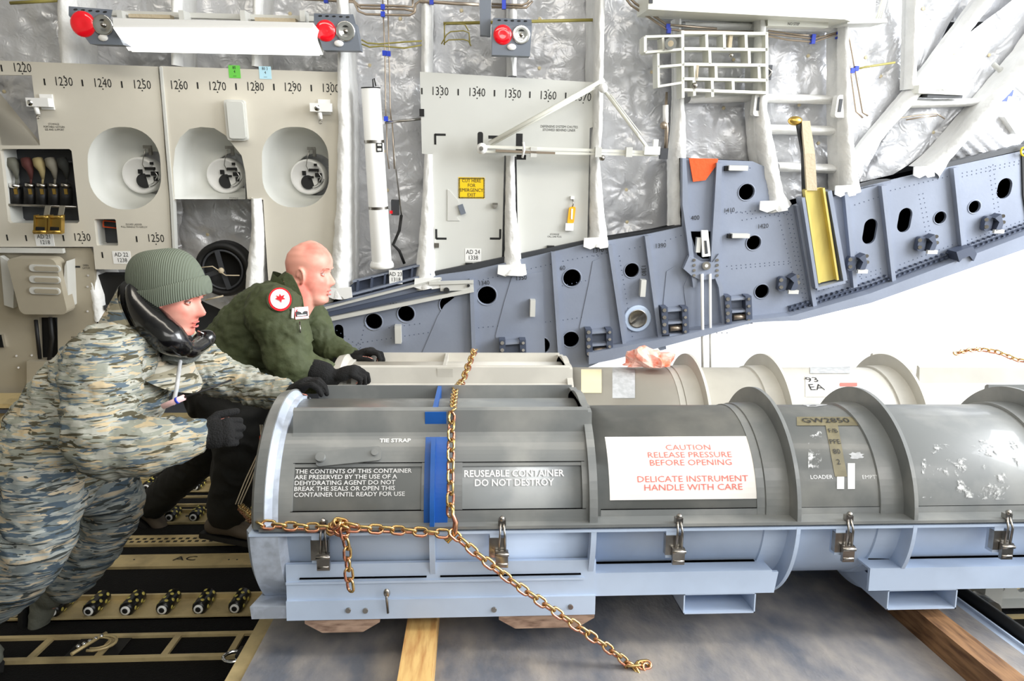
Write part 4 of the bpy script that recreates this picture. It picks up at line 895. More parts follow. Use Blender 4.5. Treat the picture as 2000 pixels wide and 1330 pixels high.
pipes('three short olive wire loops under the conduit', [[(868,88),(868,50),(872,46),(895,46),(908,48),(915,60)],[(862,86),(872,68),(880,62),(905,60),(916,64),(918,88)],[(866,86),(876,78),(905,77),(915,80),(920,90)]], 'olive', r=.004)
pipes('straight yellow-green conduit rod behind the single lamp box', [[(866,46),(1158,39)]], 'olive', r=.010, w=.02)
pipes('short yellow-green rod in the upper left corner', [[(20,6),(112,1)]], 'olive', r=.010, w=.02)
pipes('short horizontal grey rod right of the white canister', [[(752,240),(822,232)]], 'steel', r=.008)
pipes('metal pipes with blue clip right of the grey bracket', [[(960,8),(1020,10),(1030,6),(1038,-6)],[(960,14),(1028,15),(1040,2)]], clips=[(984,4),(984,13)])
pipes('pair of angled pipes at the left end of the big white box', [[(1220,-6),(1232,10),(1300,56),(1330,60),(1480,62)],[(1228,-6),(1240,6),(1302,48),(1400,56)]], clips=[(1304,52),(1306,60)], w=.06)
pipes('wire bundle with blue clips under the big white box', [[(1475,62),(1500,66),(1560,72),(1590,76),(1640,62),(1655,64),(1660,80),(1685,220),(1695,226)],[(1475,66),(1540,78),(1590,82),(1630,68),(1648,66),(1654,84),(1672,218),(1685,230)],[(1500,60),(1560,68),(1600,70)]], clips=[(1475,62),(1588,72),(1587,81),(1637,63),(1637,71),(1664,138),(1672,134)], r=.006, w=.06)
pipes('yellow-green rod crossing the two bent pipes at right', [[(1650,140),(1690,131),(1748,122)]], 'olive', r=.007, w=.01)
pipes('pale wires below the small white box at right', [[(1735,236),(1760,230),(1800,224),(1830,222),(1845,232)],[(1770,234),(1800,229),(1830,226)]], 'tube', r=.005, w=.0)
# ---- lamps
def quadbox(m, q, w, depth):
    m.prism(pp(q, w), NW*-depth); return m
def lampbox(fr, tp, lab, lenses, w=.30):
    m = MB('lampg'); quadbox(m, fr, w, .10)
    t = onW(*tp[0], w); back = [onW(*tp[0], w-.09), onW(*tp[1], w-.09)]; frt = [onW(*fr[0], w), onW(*fr[1], w)]
    m.add([frt[0], frt[1], back[1], back[0], onW(*fr[0], w-.10), onW(*fr[1], w-.10)], [(0,1,2,3),(0,3,4),(1,5,2),(3,2,5,4)])
    h = MB('black'); up = (back[0]-frt[0]).normalized(); n_ = (frt[1]-frt[0]).cross(up).normalized(); n_ = n_ if n_.dot(NW) > 0 else -n_
    for k in range(5):
        c = frt[0].lerp(frt[1], .16+.17*k).lerp(back[0].lerp(back[1], .16+.17*k), .68); h.cyl(c-n_*.003, c+n_*.002, .011, 12)
    mt_ = MB('offw'); cx_ = (fr[0][0]+fr[2][0])/2; cy_ = (fr[0][1]+fr[2][1])/2
    for dx_ in (-18, 14): mt_.prism([onW(cx_+dx_, cy_+4, w-.04), onW(cx_+dx_+6, cy_+4, w-.04), onW(cx_+dx_+6, cy_+10, w-.04), onW(cx_+dx_, cy_+10, w-.04)], NW*-(w+.12))
    parts = [('housing', m), ('vent_holes', h), ('mount', mt_)]
    for kind, x, y, r in lenses:
        c = onW(x, y, w); R_ = r/285.0
        if kind == 'red': g = MB('red'); g.lathe(c-NW*.01, NW, [(0,R_),(.012,R_),(.016,R_*.94),(.024,R_*.8),(.020,R_*.3),(.019,0)], 24); parts.append(('red_lens', g, 'round red lens'))
        elif kind == 'sil': g = MB('chrome'); g.lathe(c-NW*.01, NW, [(0,R_),(.020,R_),(.022,R_*.92),(.014,R_*.5),(.013,0)], 24); g.uses('steel'); g.ball(c+NW*.008, R_*.22, 8, 6); parts.append(('silver_lamp', g, 'round silver lamp'))
        else: g = MB('white'); g.ball(c+NW*.004, (R_*.9, R_*.6, .012), 12, 8, (XW, UW, NW)); parts.append(('small_bulb', g))
    T('lamp_box', lab, 'lamp box', parts, 'grey lamp boxes with red and silver lamps')
lampbox([(134,30),(216,38),(241,88),(176,86)], [(134,12),(220,19)], 'grey lamp box at the left end of the long lit lamp', [('red',162,47,20),('sil',202,49,16),('b',202,74,9)])
lampbox([(613,42),(695,47),(704,99),(631,98)], [(613,26),(690,28)], 'grey lamp box at the right end of the long lit lamp', [('red',636,60,17),('sil',675,61,16),('b',662,85,9)])
lampbox([(961,49),(1039,51),(1035,110),(961,107)], [(964,35),(1038,38)], 'grey lamp box hanging alone above panel 1350', [('red',982,68,16),('sil',1018,68,15),('b',999,92,9)])
m = MB('white'); A, B, Cc, D = onW(220,35,.45), onW(611,44,.45), onW(612,56,.445), onW(221,54,.445); E1, G1 = onW(631,107,.12), onW(251,99,.12); H1, I1 = onW(640,80,.11), onW(240,72,.11)
m.add([A,B,Cc,D,E1,G1,H1,I1], [(0,1,2,3),(0,3,5,7),(1,6,4,2),(0,7,6,1),(7,5,4,6)])
g = MB('lens'); g.add([D+NW*.002,Cc+NW*.002,E1,G1], [(0,1,2,3)]); g.add([p-UW*.006 for p in (D+XW*.02,Cc-XW*.02,E1-XW*.02,G1+XW*.02)], [(0,1,2,3)])
h = MB('cabl'); quadbox(h, [(212,20),(640,32),(640,42),(212,30)], .10, .06)
for x in (243, 362, 480, 595): h.box(onW(x, 34, .14), (.03,.12,.06), (XW, NW, UW))
h.uses('tan'); h.box(onW(296, 33, .13), (.24,.06,.02), (XW, NW, UW)); h.box(onW(540, 40, .13), (.24,.06,.02), (XW, NW, UW))
T('strip_lamp', 'long lit white strip lamp at the top left', 'lamp', [('housing', m), ('diffuser', g), ('mounting_rail', h)])
# ---- upper brackets and boxes
m = MB('lampg'); quadbox(m, [(936,-40),(960,-40),(958,70),(938,68)], .20, .08); T('hanger_post', 'grey square hanger post left of the single lamp box', 'post', m)
m = MB('offw'); quadbox(m, [(1267,-60),(1690,-60),(1662,42),(1650,38),(1335,22),(1266,18)], .30, .3); m.uses('panel2'); quadbox(m, [(1662,-60),(1716,-60),(1708,40),(1664,42)], .26, .2); quadbox(m, [(1655,38),(1732,36),(1734,44),(1655,46)], .28, .2)
m.uses('dark'); quadbox(m, [(1268,-60),(1275,-60),(1275,6),(1268,6)], .31, .01)
g = MB('offw')
for k in range(3): g.tube([onW(1716+3*k, -40, .22), onW(1724+3*k, 0, .22), onW(1712+4*k, 38, .22)], .008, 6)
T('overhead_box', 'big off-white overhead box at the top right', 'overhead box', [('box', m), ('cable_bundle', g)])
m = MB('offw'); quadbox(m, [(1500,38),(1618,44),(1618,54),(1500,50)], .16, .1); wall_text('NO STEP', 1550, 47, 5, 'ink', .162, m); T('narrow_ledge', 'narrow white ledge under the big overhead box', 'ledge', m)
m = MB('offw')
def bar(m, x0, y0, x1, y1, t=6, w=.20, dep=.12):
    a, b = onW(x0, y0, w-dep/2), onW(x1, y1, w-dep/2); d = (b-a); m.box((a+b)/2, (d.length, dep, t/285.0), (d.normalized(), NW, d.normalized().cross(NW))); return m
for y0, y1 in ((66,68),(97,99),(127,129),(155,158),(176,182)): bar(m, 1328, y0, 1492, y1, 5)
for x, y0, y1 in ((1328,62,192),(1490,66,186),(1374,70,98),(1408,70,98),(1450,70,98),(1352,130,156),(1392,130,158),(1456,100,128),(1380,100,126),(1425,158,180),(1475,130,156),(1350,158,188),(1385,158,190)): bar(m, x, y0, x+1, y1, 5, dep=.12)
g = MB('offw'); bar(g, 1256, 74, 1328, 72, 4); bar(g, 1256, 104, 1328, 98, 4); bar(g, 1256, 74, 1256, 104, 5); bar(g, 1280, 132, 1330, 128, 4); bar(g, 1280, 170, 1330, 162, 4); bar(g, 1281, 106, 1282, 170, 4); bar(g, 1290, 76, 1292, 102, 4); g.uses('chrome'); g.cyl(onW(1310, 85, .15), onW(1310, 85, .24), .035, 14); g.uses('tan'); g.cyl(onW(1310, 85, .2), onW(1310, 85, .25), .018, 10)
h = MB('tan'); h.box(onW(1359, 143, .18), (.02,.04,.09), (XW, NW, UW)); h.box(onW(1425, 82, .16), (.02,.04,.08), (XW, NW, UW)); h.uses('steel'); h.ball(onW(1357, 167, .2), .02, 8, 6); h.ball(onW(1428, 108, .2), .015, 8, 6)
T('lattice_bracket', 'off-white lattice bracket of ribs hanging under the overhead box', 'bracket', [('lattice', m), ('side_arm', g), ('bolts', h)])
m = MB('dark'); m.box(onW(1500, 142, .05), (.03,.05,.09), (XW, NW, UW)); m.uses('steel'); m.tube([onW(1500, 132, .08), onW(1508, 140, .08), onW(1502, 150, .08)], .006, 6); T('small_clamp', 'small dark clamp right of the lattice bracket', 'clamp', m)
m = MB('offw'); quadbox(m, [(1796,166),(1884,170),(1882,186),(1794,182)], .10, .12); m.uses('black'); quadbox(m, [(1772,186),(1796,162),(1816,164),(1800,190)], .02, .05); m.uses('dark'); m.box(onW(1840, 188, .05), (.24,.06,.02), (XW, NW, UW)); wall_text('USE ONLY', 1838, 176, 4, 'ink', .102, m); T('small_white_box', 'small white box between the two slanted frames', 'box', m)
for x, y, lab in ((1482, 205, 'white slotted cap on the frame above the tan strap, left'), (1641, 208, 'white slotted cap on the frame right of the tan strap')):
    m = MB('white'); m.rbox(onW(x, y, .10), (.085,.06,.14), .02, AXW); m.uses('dark'); m.box(onW(x, y-2, .132), (.02,.006,.08), AXW); T('slotted_cap', lab, 'cap', m, 'slotted caps on the frames')
# ---- folding strut
m = MB('offw'); q = .20
def rod(m, x0, y0, x1, y1, r=.012, w=q): m.tube([onW(x0, y0, w), onW(x1, y1, w)], r, 8)
rod(m, 1180, 156, 956, 280, .015); rod(m, 1162, 172, 948, 290, .006)
g = MB('offw'); rod(g, 1180, 176, 1264, 288, .012); rod(g, 1192, 184, 1252, 262, .004, .22)
h = MB('offw'); bar(h, 940, 286, 1284, 298, 5, .21, .02); bar(h, 945, 296, 1284, 303, 4, .21, .02); h.uses('tube'); bar(h, 968, 294, 1084, 299, 4, .24, .02); h.uses('cabl')
for x in (1042, 1168, 1228): h.box(onW(x, 297, .22), (.04,.04,.06), AXW)
k_ = MB('white'); k_.ball(onW(941, 290, .22), .035, 10, 8); k_.uses('black'); k_.rbox(onW(938, 272, .20), (.035,.03,.09), .014, AXW); k_.box(onW(966, 268, .18), (.08,.03,.02), AXW); k_.box(onW(1014, 280, .18), (.04,.04,.12), AXW); k_.box(onW(1018, 307, .18), (.06,.03,.03), AXW); k_.uses('white'); k_.tube([onW(1022, 278, .23), onW(1024, 292, .24), onW(1020, 308, .23)], .008, 6); k_.ball(onW(1178, 172, .21), .03, 10, 8); k_.box(onW(1272, 294, .21), (.10,.06,.05), AXW); k_.box(onW(1280, 282, .21), (.03,.03,.06), AXW); k_.uses('steel'); k_.cyl(onW(940, 290, .24), onW(940, 290, .262), .014, 10); k_.ball(onW(1176, 308, .2), .02, 8, 6)
T('folding_strut', 'triangular folding strut of three white rods across panel 1350', 'strut', [('long_rod', m), ('short_rod', g), ('base_bar', h), ('end_fittings', k_)])
m = MB('tube'); m.tube([onW(1302, 180, .05), onW(1300, 230, .06), onW(1302, 250, .06), onW(1300, 300, .05)], [.008,.012,.014,.012], 8); m.uses('white'); m.cyl(onW(1300, 205, .06), onW(1300, 240, .06), .018, 10); m.uses('tube'); m.ball(onW(1296, 245, .07), .025, 8, 6); m.uses('dark'); m.box(onW(1296, 300, .05), (.05,.04,.07), AXW); T('pressure_strut', 'slim brown and white actuator rod left of the orange triangle', 'actuator', m)
# ---- corrugated duct, far right
m = MB('film'); c = onW(1935, 262, .02)
def duct(u, v):
    a = -.25+u*2.4; t = -1+2*v; r_ = .36+.006*math.sin(u*2.4*30)+.004*math.sin(v*60)
    return c+(XW*.80-UW*.60)*(t*.20)+(XW*.60+UW*.80)*(r_*.8*math.cos(a+.55))+NW*(r_*.55*math.sin(a+.55)-.16)
m.grid(duct, 90, 50); T('insulated_duct', 'ribbed silver insulated duct at the right edge above the beam', 'duct', m)
m = MB('cabl')
for k in range(5): m.tube([onW(1940+13*k, 125+9*k, -.02), onW(2010+13*k, 190+9*k, -.02)], .016, 8)
m.uses('white'); quadbox(m, [(1975,214),(1998,238),(1985,262),(1962,228)], .1, .08); m.uses('blue')
for x, y in ((1950,176),(1960,192),(1970,182)): m.box(onW(x, y, .04), (.03,.04,.04), AXW)
m.uses('dark'); quadbox(m, [(1930,205),(1960,228),(2060,330),(2060,420),(1985,290)], -.02, .05); T('ribbed_fitting', 'white ribbed fitting with blue clips at the right edge', 'fitting', m)
m = MB('black'); quadbox(m, [(1996,300),(2100,280),(2100,560),(2012,470),(1998,380)], .14, .1); m.uses('yellow'); m.tube([onW(1999+5*math.cos(a), 296+8*math.sin(a), .16) for a in [k*PI/6 for k in range(13)]], .006, 6); T('dark_edge_fitting', 'dark fitting with yellow ring at the right frame edge', 'fitting', m)

# ================================================================ SLOPING BEAM
WB = .13
ob = [(560,625),(625,598),(860,537),(925,528),(1140,478),(1262,458),(1333,443),(1331,309),(1470,315),(1504,330),(1514,413),(1570,394),(1700,361),(1840,329),(2120,268),(2120,430),(2000,462),(1700,575),(1545,618),(1470,627),(1330,657),(1190,699),(1120,730),(560,730)]
hol = [(730,628,16),(793,613,16),(877,595,18),(951,577,18),(1042,559,17),(1117,543,17),(1234,528,14),(1361,392,15),(1458,375,15),(1472,474,14),(1488,569,14),(1057,675,17),(1115,663,16),(1376,597,13),(1836,425,12),(1903,404,12)]
ovs = [(1699,452,13,24),(1767,430,13,23),(1962,368,14,19),(662,650,9,17)]
hs = [circ(x, y, r, WB) for x, y, r in hol]+[oval(x, y, a, b, WB) for x, y, a, b in ovs]
m = wplate(ob, WB, .02, 'beam', holes=hs)
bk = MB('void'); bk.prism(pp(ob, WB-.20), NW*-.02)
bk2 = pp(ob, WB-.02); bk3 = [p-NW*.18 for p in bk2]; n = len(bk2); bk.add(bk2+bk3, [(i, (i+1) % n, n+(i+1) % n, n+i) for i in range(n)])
parts = [('web_plate', m), ('hole_shade_box', bk)]  # black box inside the beam stands in for shade behind the holes
g = MB('beam')
for x, y, r in hol:
    c = onW(x, y, WB); R_ = r/285.0
    g.lathe(c, NW, [(0,R_*1.0),(.004,R_*1.0),(.003,R_*1.16),(0,R_*1.2)], 24) if False else g.tube([c+XW*(R_*1.08*math.cos(a))+UW*(R_*1.08*math.sin(a)) for a in [2*PI*k/24 for k in range(24)]], .005, 5, closed=True)
parts.append(('hole_collars', g))
def stiff(x0, y0, x1, y1, wd=8, lab=None):
    g = MB('beam'); bar(g, x0, y0, x1, y1, wd, WB+.045, .045); bar(g, x0+wd*.8, y0, x1+wd*.8, y1, wd*.9, WB+.012, .012); return ('stiffener', g)
for s in ((921,545,926,700),(1080,492,1094,705),(1190,478,1222,692),(1262,460,1291,682),(1404,318,1398,520),(1556,400,1592,612),(1722,362,1745,565),(1862,327,1882,520),(1650,374,1668,560)): parts.append(stiff(*s))
def plate(pts, mt='beam', th=.006, w=WB): return wplate(pts, w+th, th, mt)
for s in ([(868,596),(855,618),(820,700),(905,705),(915,560)],[(985,590),(968,655),(975,705),(1065,705),(1060,530),(1000,540)],[(1150,555),(1132,640),(1150,700),(1195,690),(1185,500),(1158,510)],[(1302,530),(1296,590),(1300,650),(1345,640),(1330,560),(1318,520)],[(1338,318),(1338,440),(1352,520),(1335,560),(1345,640),(1412,630),(1405,545),(1398,500),(1404,318)]): parts.append(('doubler_plate', plate(s, th=.005)))
for s in ([(1333,309),(1340,309),(1348,440),(1362,560),(1354,562),(1340,450),(1333,400)],[(1400,318),(1404,318),(1396,520),(1412,560),(1418,640),(1412,642),(1404,562),(1388,520)]): parts.append(('edge_rib', wplate(s, WB+.05, .05, 'beam')))
g = MB('void'); wplate([(1348,452),(1400,452),(1392,500),(1384,505),(1372,505),(1362,498)], WB+.007, .004, 'void', g); parts.append(('dark_slot', g))
# rivets
rv = MB('rivet')
def rivrow(x0, y0, x1, y1, st=9.0, w=WB+.001, r=.0042):
    d = math.hypot(x1-x0, y1-y0); k = max(1, int(d/st))
    for i in range(k+1):
        t = i/k; c = onW(x0+(x1-x0)*t, y0+(y1-y0)*t, w); vs = [c+NW*.003]+[c+XW*(r*math.cos(a))+UW*(r*math.sin(a)) for a in [2*PI*j/6 for j in range(6)]]; rv.add(vs, [(0, 1+j, 1+(j+1) % 6) for j in range(6)], True)
for a in ((935,548,1075,516),(1100,510,1185,494),(1230,486,1260,480),(935,640,1075,628),(1100,625,1190,612),(1210,500,1240,685),(1300,470,1330,460),(650,640,720,690),(760,640,820,632),(700,670,900,640),(1600,560,1720,525),(1600,568,1720,533),(1750,520,1860,478),(1890,470,2000,430),(1670,400,1715,385),(1740,372,1850,345),(1880,338,2000,312),(1880,345,1990,320),(1655,430,1672,545),(1662,425,1680,540),(1795,380,1812,470),(1803,378,1820,468),(1932,325,1945,425),(1940,322,1953,422),(1410,410,1470,418),(1410,418,1540,405),(1420,520,1540,510),(1430,525,1540,515),(1410,330,1465,328),(1345,330,1345,430),(1350,500,1350,500),(1500,340,1550,540),(1535,410,1570,590),(1160,500,1172,640),(1168,500,1180,640),(985,600,978,690),(993,600,986,690),(1003,600,996,690),(870,600,855,690),(878,600,863,690),(720,600,700,690),(1420,650,1340,650),(1545,420,1578,600),(1450,430,1540,415),(1310,560,1312,640),(1318,560,1322,640),(1270,485,1298,670),(1090,560,1180,540),(1150,580,1148,690),(1730,380,1752,560),(1870,345,1890,515)): rivrow(*a)
parts.append(('rivets!', rv))
g = MB('ink')
for s_, x, y in (('1340',945,553),('1350',1018,543),('1360',1093,524),('1320',772,596),('1370',1168,489),('1390',1290,480),('1400',1355,426),('1410',1424,411),('1420',1490,442)): wall_text(s_, x, y, 9, 'ink', WB+.007, g, rot=.1, xs=.9)
wall_text('1380', 1257, 528, 9, 'ink', WB+.007, g, rot=-1.45, xs=.9); wall_text('1300', 680, 606, 8, 'ink', WB+.007, g, rot=.2); parts.append(('station_numbers', g))
g = MB('beam'); wplate([(1150,690),(1330,655),(1470,625),(1545,617),(1700,573),(2000,460),(2120,425),(2120,445),(2000,487),(1700,592),(1560,626),(1500,628),(1470,630),(1330,668),(1200,702),(1150,712)], WB+.10, .12, 'beam', g); g.uses('beamd')
for i in range(46):
    t = i/46; x = 1545+t*470; yt = 617-15*t-t*132; 
    for j in range(2): g.box(onW(x+5*j, 599-.0-(x-1545)*.318+6*j+(0 if x < 1700 else -(x-1700)*.055), WB+.015), (.014,.03,.012), (XW, NW, (UW+XW*.3).normalized()))
parts.append(('lower_flange', g)); g = MB('beamd'); wplate([(1540,598),(1700,556),(2000,443),(2120,410),(2120,428),(2000,462),(1700,576),(1545,619)], WB+.012, .012, 'beamd', g); parts.append(('perforated_strip', g))
g = MB('dark'); wplate([(1570,392),(1712,352),(1740,350),(1740,357),(1700,365),(1572,398)], WB+.0, .05, 'dark', g); wplate([(1834,322),(2000,282),(2000,292),(1836,330)], WB, .05, 'dark', g); wplate([(850,530),(1140,470),(1190,478),(1330,440),(1330,446),(1140,480),(925,531),(852,545)], WB-.03, .06, 'dark', g); parts.append(('seal_strip', g))
T('sloping_beam', 'long riveted blue-grey beam with round black holes rising to the right', 'beam', parts)
# pocket strip and beige rail at the left
m = MB('beamd'); wplate([(668,572),(700,545),(820,514),(842,512),(842,540),(690,580)], .10, .03, 'beamd', m)
for x, y in ((700,548),(727,542),(753,536),(780,528),(806,522),(830,517)): bar(m, x, y-2, x-2, y+26, 4, .14, .04)
m.uses('beam'); bar(m, 690, 549, 842, 512, 3, .14, .05); bar(m, 672, 578, 842, 534, 4, .15, .05); T('pocket_strip', 'dark blue-grey strip of small pockets at the foot of the canister', 'strip', m)
T('location_placard', 'white AD 23 placard numbered 1318 below the canister', 'placard', placard(773, 541, 25, 27, 'AD 23\n1318', 8, w=.145))
m = MB('cabl'); bar(m, 618, 606, 862, 544, 4, WB+.05, .03); bar(m, 630, 626, 925, 566, 7, WB+.06, .03); bar(m, 838, 553, 925, 550, 6, WB+.06, .02); bar(m, 860, 560, 925, 558, 16, WB+.05, .02); m.uses('beamd'); bar(m, 640, 614, 868, 562, 8, WB+.03, .02); m.uses('black'); m.cyl(onW(872, 567, WB+.05), onW(872, 567, WB+.065), .02, 12); m.cyl(onW(915, 558, WB+.05), onW(915, 558, WB+.065), .01, 10)
T('slide_rail', 'pale slotted slide rail lying along the beam behind the green sleeve', 'rail', m)
m = MB('orange'); wplate([(1346,309),(1403,310),(1400,322),(1378,352),(1354,355)], WB+.03, .012, 'orange', m); T('orange_pad', 'orange triangular pad at the top of the beam fin', 'pad', m)
m = MB('ytray'); wplate([(1570,370),(1606,366),(1634,545),(1598,553)], WB+.05, .02, 'ytray', m); bar(m, 1571, 371, 1598, 552, 4, WB+.09, .04); bar(m, 1606, 367, 1634, 546, 4, WB+.09, .04)
g = MB('beam'); bar(g, 1563, 385, 1590, 560, 6, WB+.1, .09); bar(g, 1614, 372, 1645, 546, 8, WB+.1, .09); bar(g, 1590, 562, 1645, 548, 6, WB+.1, .09); T('yellow_tray', 'yellow-green upright channel fixed on the beam at right', 'tray', [('channel', m), ('frame', g)])
m = MB('tan'); m.prism([onW(1566,236,.14),onW(1582,236,.14),onW(1592,300,.2),onW(1596,372,.2),onW(1576,372,.2),onW(1572,300,.2)], NW*-.02); g = MB('black'); g.prism(pp([(1558,244),(1568,240),(1574,300),(1578,385),(1570,385),(1568,300)], .14), NW*-.03); h = MB('brass'); h.ball(onW(1553, 236, .12), (.05,.03,.03), 10, 8, (XW, NW, UW)); T('cargo_strap', 'tan strap hanging from a hook into the yellow tray', 'strap', [('webbing', m), ('backing', g), ('hook', h)])
# central fitting with two rods
m = MB('beam'); m.uses('beam'); wplate([(1346,500),(1360,505),(1372,512),(1392,512),(1404,496),(1408,535),(1395,545),(1368,547),(1350,538),(1335,525)], WB+.06, .04, 'beam', m); m.uses('steel'); m.cyl(onW(1380, 519, WB+.06), onW(1380, 519, WB+.085), .028, 20); m.uses('white'); m.cyl(onW(1380, 519, WB+.08), onW(1380, 519, WB+.09), .012, 12); m.uses('steel')
for x in (1356, 1401):
    for k in range(4): m.cyl(onW(x, 508+10*k, WB+.06), onW(x, 508+10*k, WB+.068), .010, 10)
g = MB('white'); wplate([(1370,450),(1383,450),(1388,500),(1372,502)], WB+.05, .02, 'white', g); g.uses('dark'); wplate([(1376,470),(1380,470),(1383,495),(1378,496)], WB+.055, .004, 'dark', g); g.uses('cabl'); g.box(onW(1363, 478, WB+.02), (.03,.04,.10), AXW); h = MB('white'); h.tube([onW(1371, 535, WB+.07), onW(1373, 740, WB+.07)], .011, 10); h2 = MB('white'); h2.tube([onW(1387, 535, WB+.07), onW(1388, 740, WB+.07)], .009, 10)
T('pivot_fitting', 'blue-grey pivot fitting with round bolt and two long white rods', 'fitting', [('pivot_plate', m), ('lever', g), ('rod', h), ('rod', h2)])
# hinge lugs
def lug(x, y, big, lab, sc=1.):
    m = MB('beamd'); W_ = WB+.01; st = MB('steel')
    if big:
        for s in (-1, 1): wplate([(x+s*20*sc-6,y-28*sc),(x+s*20*sc+6,y-28*sc),(x+s*20*sc+8,y+26*sc),(x+s*20*sc-4,y+26*sc)], W_+.07, .07, 'beamd', m)
        m.uses('beam')
        for k in (-24, 0, 24): m.box(onW(x+k*.1, y+k*sc, W_+.03), (.11*sc,.06,.016), ((XW+UW*.08).normalized(), NW, UW))
        for k in range(4): st.cyl(onW(x-20*sc, y-22*sc+14*k*sc, W_+.07), onW(x-20*sc, y-22*sc+14*k*sc, W_+.085), .013, 10); st.cyl(onW(x+21*sc, y-22*sc+14*k*sc, W_+.07), onW(x+21*sc, y-22*sc+14*k*sc, W_+.085), .010, 10)
        st.uses('tube'); st.cyl(onW(x-10, y+14*sc, W_+.04), onW(x+12, y+12*sc, W_+.04), .02, 12)
    else:
        m.rbox(onW(x-15, y+2, W_+.02), (.055,.04,.10), .02, (XW, NW, UW)); wplate([(x+2,y-8),(x+14,y-16),(x+18,y+4),(x+14,y+14),(x+2,y+18),(x+10,y)], W_+.07, .07, 'beamd', m); m.uses('cabl'); m.box(onW(x+8, y+18, W_+.06), (.07,.02,.025), (XW, NW, UW))
        for dx, dy in ((-15,-5),(-15,9),(17,-12),(18,0)): st.cyl(onW(x+dx, y+dy, W_+.04), onW(x+dx, y+dy, W_+.055), .013, 10)
    T('hinge_lug', lab, 'hinge lug', [('lug_body', m), ('bolts', st)], 'bolted lugs along the beam')
for x, y, b, lab in ((1001,692,1,'bolted lug leftmost, half hidden by the pale container'),(1170,671,1,'bolted lug beside the hole above the crumpled bag'),(1318,628,1,'bolted lug left of the two white rods'),(1442,606,1,'bolted lug right of the two white rods'),(1541,552,0,'small bolted lug left of the yellow tray'),(1676,512,0,'small bolted lug below the left oval hole'),(1812,474,0,'small bolted lug below the middle round hole at right'),(1942,434,0,'small bolted lug rightmost near the frame edge')): lug(x, y, b, lab)
for x, y, wd, hg, lab in ((1440,328,36,9,'small white block at the top of the beam fin'),(1445,460,34,8,'small white block beside the hole right of the pivot'),(1040,601,10,33,'small upright white block beneath the 1350 hole'),(778,652,12,36,'small upright white block right of the bald man'),(1255,562,10,33,'small upright white block above the round silver cap')):
    m = MB('cabl'); m.box(onW(x, y, WB+.03), (wd/285.0,.05,hg/285.0), (XW, NW, UW)); 
    if wd > hg: m.uses('black'); m.box(onW(x-wd*.5-3, y+1, WB+.02), (.03,.03,hg/285.0), (XW, NW, UW))
    T('white_block', lab, 'block', m, 'white blocks on the beam')
c = onW(1245, 622, WB+.006); m = MB('steel'); m.uses('cL'); m.lathe(c, NW, [(-.003,.095),(.004,.095),(.006,.088),(.006,0)], 32); m.uses('steel'); m.lathe(c, NW, [(.004,.066),(.012,.066),(.008,.058),(.008,0)], 32); m.box(c+NW*.014, (.11,.012,.018), ((XW+UW*.8).normalized(), NW, (UW-XW*.8).normalized())); T('round_cap', 'round silver cap with a cross bar low on the beam', 'cap', m)
m = MB('white'); m.uses('beamd'); wplate([(1905,455),(1945,440),(1960,452),(1960,470),(1948,476),(1946,464),(1926,470),(1925,484),(1912,487)], WB+.13, .1, 'beamd', m) if False else None
quadbox(m, [(1868,492),(1876,489),(1900,481),(1908,496),(1902,510),(1894,500),(1880,505),(1874,512)], WB+.12, .1); T('beam_clip', 'grey U-shaped clip on the lower edge of the beam', 'clip', m)
# ================================================================ PEOPLE
def realise(mb, voxel, smooth=6, fac=.5, disp=None, mt=None):
    """merge overlapping closed pieces into one continuous surface"""
    me = mb.mesh('src', V()); recalc(me); o = bpy.data.objects.new('src', me); COL.objects.link(o)
    r = o.modifiers.new('r', 'REMESH'); r.mode = 'VOXEL'; r.voxel_size = voxel; r.use_smooth_shade = True
    s = o.modifiers.new('s', 'SMOOTH'); s.iterations = smooth; s.factor = fac
    bpy.context.view_layer.update()
    e = bpy.data.meshes.new_from_object(o.evaluated_get(bpy.context.evaluated_depsgraph_get()))
    bpy.data.objects.remove(o); bpy.data.meshes.remove(me)
    out = MB(mt); vs = [v.co.copy() for v in e.vertices]
    if disp:
        ns = [v.normal.copy() for v in e.vertices]; vs = [v+n*disp(v) for v, n in zip(vs, ns)]
    out.add(vs, [tuple(p.vertices) for p in e.polygons], True); bpy.data.meshes.remove(e); return out
def limb(m, pts, seg=20):
    """pts: (point, radius or (r_side, r_up)) -> capped tapered tube with round joints"""
    P = [V(p) for p, r in pts]; R = [r if isinstance(r, tuple) else (r, r) for p, r in pts]; n = len(P); vs = []; prev = None
    # dense Catmull-Rom
    Q = []
    for i in range(n-1):
        p0, p1, p2, p3 = P[max(i-1,0)], P[i], P[i+1], P[min(i+2,n-1)]; k = 6
        for j in range(k):
            t = j/k; q = .5*((2*p1)+(p2-p0)*t+(2*p0-5*p1+4*p2-p3)*t*t+(3*p1-p0-3*p2+p3)*t**3); Q.append((q, (R[i][0]*(1-t)+R[i+1][0]*t, R[i][1]*(1-t)+R[i+1][1]*t)))
    Q.append((P[-1], R[-1])); n = len(Q)
    for i, (p, r) in enumerate(Q):
        t = (Q[min(i+1,n-1)][0]-Q[max(i-1,0)][0]).normalized()
        if prev is None: x = V((0,1,0)) - t*t.y; x.normalize()
        else: x = (prev-t*prev.dot(t)).normalized()
        prev = x; y = t.cross(x)
        for k in range(seg): a = 2*PI*k/seg; vs.append(p+x*(r[0]*math.cos(a))+y*(r[1]*math.sin(a)))
    fs = [(i*seg+k, i*seg+(k+1) % seg, (i+1)*seg+(k+1) % seg, (i+1)*seg+k) for i in range(n-1) for k in range(seg)]+[tuple(reversed(range(seg))), tuple(range((n-1)*seg, n*seg))]
    m.add(vs, fs, True)
    for i in (0, -1): r = R[i]; m.ball(P[i], min(r)*.98, 14, 10)
    return m
